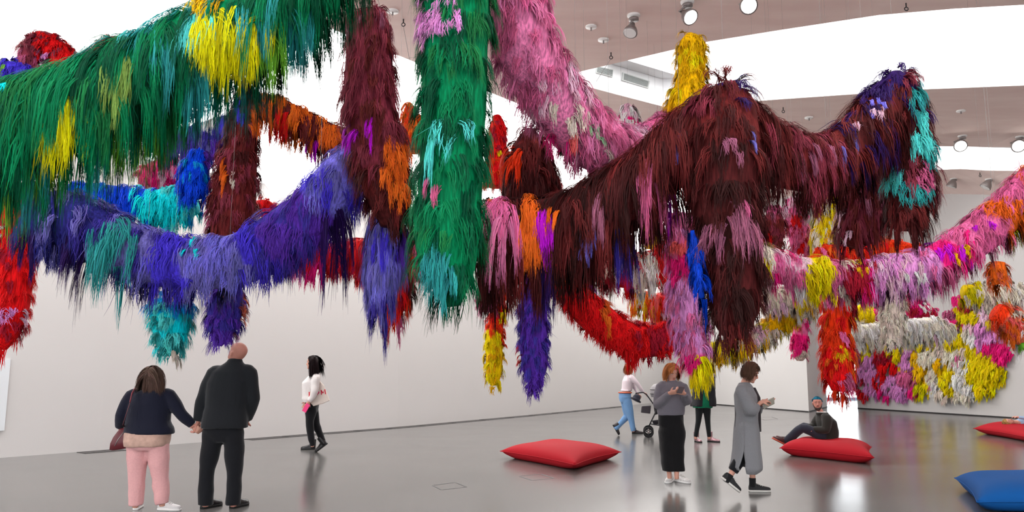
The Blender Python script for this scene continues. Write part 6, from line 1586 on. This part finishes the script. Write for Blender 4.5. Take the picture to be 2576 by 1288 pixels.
handset('grey tablet in a beige cover held by the long cardigan woman', Vector(at(1934, 1014, 9.47)), axes((-0.35, 0.75, 0.55), (1, 0.1, 0.4)), (0.15, 0.11, 0.011), plain('tablet_cover', srgb(176, 170, 156), 0.6), 'tablet')

# ------------------------------------------------------------------ the seated man with teal hair
M_OLIVE = fabric('dark_olive_jacket', (42, 40, 36)); M_DNAVY = fabric('dark_navy_trousers', (44, 46, 58)); M_BROWN = plain('brown_leather', srgb(74, 40, 40), 0.4); M_TAN = plain('tan_sole', srgb(190, 90, 70), 0.6)
p = Person('person', 'man with teal hair and beard sitting on a red cushion', 14.3, 0.96, (-1, -0.15, 0), dict(
    head=(2056, 1015), neck=(2066, 1040), chest=(2078, 1058), waist=(2085, 1080), pelvis=(2082, 1098), lh=(2075, 1098, -0.09), rh=(2076, 1097, 0.1), lk=(2017, 1077, -0.12), rk=(2024, 1074, 0.16), la=(1974, 1112, 0.1), ra=(1982, 1110, 0.35),
    ls=(2080, 1050, -0.17), le=(2078, 1082, -0.22), lw=(2046, 1081, -0.14), rs=(2062, 1048, 0.17), re=(2046, 1072, 0.17), rw=(2034, 1074, 0.05)), (-0.28, -1, 0.08), head_h=0.235, group=PPL, skin=M_SKIN2)
p.body(hl=((-1, 0, 0.0), (0, 0, -1)), hr=((-0.8, -0.3, 0.0), (0, 0, -1)), curl=(0.4, 0.5), thumbs=(1, -1))
J = p.J; Y = 14.3; mb = MB()
torso(mb, [(Vector(at(2082, 1106, Y)), 0.20, 0.16, 0.17), (Vector(at(2083, 1095, Y)), 0.205, 0.165, 0.165), (J['waist'], 0.205, 0.165, 0.135), (J['chest'], 0.215, 0.15, 0.135), (Vector(at(2070, 1045, Y)), 0.16, 0.09, 0.12), (Vector(at(2066, 1037, Y)), 0.075, 0.065, 0.08)], p.rv, p.fv)
p.sleeves(mb, (0.085, 0.08, 0.068, 0.05), 1.0); p.part('jacket', mb, M_OLIVE, wrinkle=0.007, wscale=16)
mb = MB(); p.legs(mb, (0.10, 0.082, 0.062), 0.97, hipw=0.17); p.part('trousers', mb, M_DNAVY, wrinkle=0.005)
MB().tube([ell(Vector(at(2066, 1037, Y)), p.rv, p.fv, 0.07, 0.062, 20, 2.0, 0.075)[k % 20] for k in range(21)], 0.013, 8).build('shirt_collar', M_WKNIT, p.root, True, p.org)
MB().tube([ell(Vector(at(2067, 1040, Y)), p.rv, p.fv, 0.09, 0.08, 20, 2.0, 0.095)[k % 20] for k in range(21)], 0.02, 8).build('jacket_collar', M_OLIVE, p.root, True, p.org)
shoe(p.root, p.org, at(1974, 1120, 14.38), (-0.82, -0.1, 0.42), 1.0, M_BROWN, M_TAN, up=(0.45, 0, 0.85), laces=M_BSOLE); shoe(p.root, p.org, at(1982, 1118, 14.65), (-0.82, -0.1, 0.42), 1.0, M_BROWN, M_TAN, up=(0.45, 0, 0.85), laces=M_BSOLE)
h = p.head
R = Matrix((h.r, h.f, h.u)).transposed()
mb = MB(); rings = []
for z, w, fr_, bk in HEAD:
    if z > -0.29: continue
    rings.append(ell(h.p(0, 0.13, z * 1.07 - 0.01), h.r, h.f, (w + 0.02) * h.h, (fr_ - 0.095) * h.h, 22, 2.2))
mb.loft(rings)
for s_ in (-1, 1): mb.tube([h.p(s_ * 0.20, 0.24, -0.34), h.p(s_ * 0.262, 0.15, -0.25), h.p(s_ * 0.30, 0.06, -0.12), h.p(s_ * 0.318, 0.03, 0.02)], [0.07 * h.h, 0.055 * h.h, 0.04 * h.h, 0.025 * h.h], 8)
mb.tube([h.p(-0.13, 0.345, -0.28), h.p(-0.07, 0.385, -0.205), h.p(0, 0.39, -0.195), h.p(0.07, 0.385, -0.205), h.p(0.13, 0.345, -0.28)], 0.024 * h.h, 8)
p.part('beard', mb, M_BEARD, 0.006, 2, 0.003, 60.0)
h.hair(p.root, p.org, (30, 120, 150), 0.05, locks=170, m=9, w0=0.009, fringe=0.9, shell=1.04, low=0.45, face=0.35, back=1.5)
h.details(p.root, p.org, M_BEARD)

# ------------------------------------------------------------------ the lying child
Y = 17.6
c0 = Vector(at(2536, 1062, Y)); root = empty('person', (c0.x, c0.y, 0.25)); tag(root, 'fair-haired child in blue lying on the far red cushion', 'person', PPL); og = root.location
hd_ = Head(c0, (0.35, -0.45, 0.85), 0.20)
hd_.u = Vector((-1, 0.05, 0.1)).normalized(); hd_.f = (Vector((0.1, -0.55, 0.8)) - hd_.u * Vector((0.1, -0.55, 0.8)).dot(hd_.u)).normalized(); hd_.r = hd_.f.cross(hd_.u).normalized()
mb = MB(); hd_.solids(mb)
ax = Vector((1, 0, 0)); yv = Vector((0, 1, 0))
mb.tube([c0 + ax * 0.05, c0 + ax * 0.16, c0 + ax * 0.3], [0.04, 0.045, 0.07], 12)
mb.loft([ell(c0 + ax * t - UP * 0.01, yv, UP, a, b, 16) for t, a, b in ((0.16, 0.08, 0.05), (0.3, 0.12, 0.08), (0.5, 0.11, 0.08), (0.62, 0.12, 0.08), (0.7, 0.08, 0.06))])
for s in (-1, 1):
    limb(mb, [c0 + ax * 0.62 + yv * 0.06 * s, c0 + ax * 0.68 + yv * 0.07 * s, c0 + ax * 0.95 + yv * 0.09 * s + UP * 0.02, c0 + ax * 1.22 + yv * 0.09 * s - UP * 0.02], [0.06, 0.06, 0.045, 0.03])
    mb.tube([c0 + ax * 1.2 + yv * 0.09 * s - UP * 0.01, c0 + ax * 1.26 + yv * 0.09 * s, c0 + ax * 1.27 + yv * 0.1 * s + UP * 0.12], [0.03, 0.034, 0.022], 10)
w1 = c0 + Vector((0.12, -0.12, 0.12)); e1c = c0 + Vector((0.36, -0.20, 0.08))
limb(mb, [c0 + ax * 0.24 - yv * 0.09, c0 + ax * 0.26 - yv * 0.12, e1c, w1], [0.035, 0.035, 0.028, 0.02]); hand(mb, w1, (-0.8, 0.5, 0.0), (0, 0.3, -1), 0.7, 0.5, 1)
w2 = c0 + Vector((0.55, 0.1, 0.14)); limb(mb, [c0 + ax * 0.24 + yv * 0.09, c0 + ax * 0.26 + yv * 0.12, c0 + Vector((0.42, 0.2, 0.05)), w2], [0.035, 0.035, 0.028, 0.02]); hand(mb, w2, (0.6, -0.5, 0), (0, 0, -1), 0.7, 0.4, -1)
me = fuse(mb, 0.008, 2, 0.6); me.transform(Matrix.Translation(-og)); link('body', me, M_SKIN, root)
mb = MB(); mb.loft([ell(c0 + ax * t - UP * 0.005, yv, UP, a, b, 16) for t, a, b in ((0.19, 0.08, 0.06), (0.3, 0.135, 0.095), (0.5, 0.125, 0.095), (0.64, 0.13, 0.09))])
limb(mb, [c0 + ax * 0.24 - yv * 0.09, c0 + ax * 0.26 - yv * 0.12, e1c, e1c.lerp(w1, 0.85)], [0.045, 0.045, 0.04, 0.032]); limb(mb, [c0 + ax * 0.24 + yv * 0.09, c0 + ax * 0.26 + yv * 0.12, c0 + Vector((0.42, 0.2, 0.05)), w2], [0.045, 0.045, 0.04, 0.03])
me = fuse(mb, 0.011, 3, 0.7, 0.003); me.transform(Matrix.Translation(-og)); link('shirt', me, fabric('pale_blue_shirt', (150, 172, 200)), root)
mb = MB(); mb.loft([ell(c0 + ax * t - UP * 0.005, yv, UP, a, b, 16) for t, a, b in ((0.56, 0.135, 0.095), (0.7, 0.13, 0.09), (0.75, 0.09, 0.07))])
for s in (-1, 1): limb(mb, [c0 + ax * 0.66 + yv * 0.06 * s, c0 + ax * 0.7 + yv * 0.07 * s, c0 + ax * 0.95 + yv * 0.09 * s + UP * 0.02, c0 + ax * 1.18 + yv * 0.09 * s - UP * 0.01], [0.072, 0.072, 0.058, 0.045])
me = fuse(mb, 0.011, 3, 0.7, 0.003); me.transform(Matrix.Translation(-og)); link('trousers', me, M_DNAVY, root)
hd_.hair(root, og, (186, 146, 92), 0.07, locks=130, m=8, w0=0.010, fringe=0.8, shell=1.06)
hd_.details(root, og, M_BEARD)
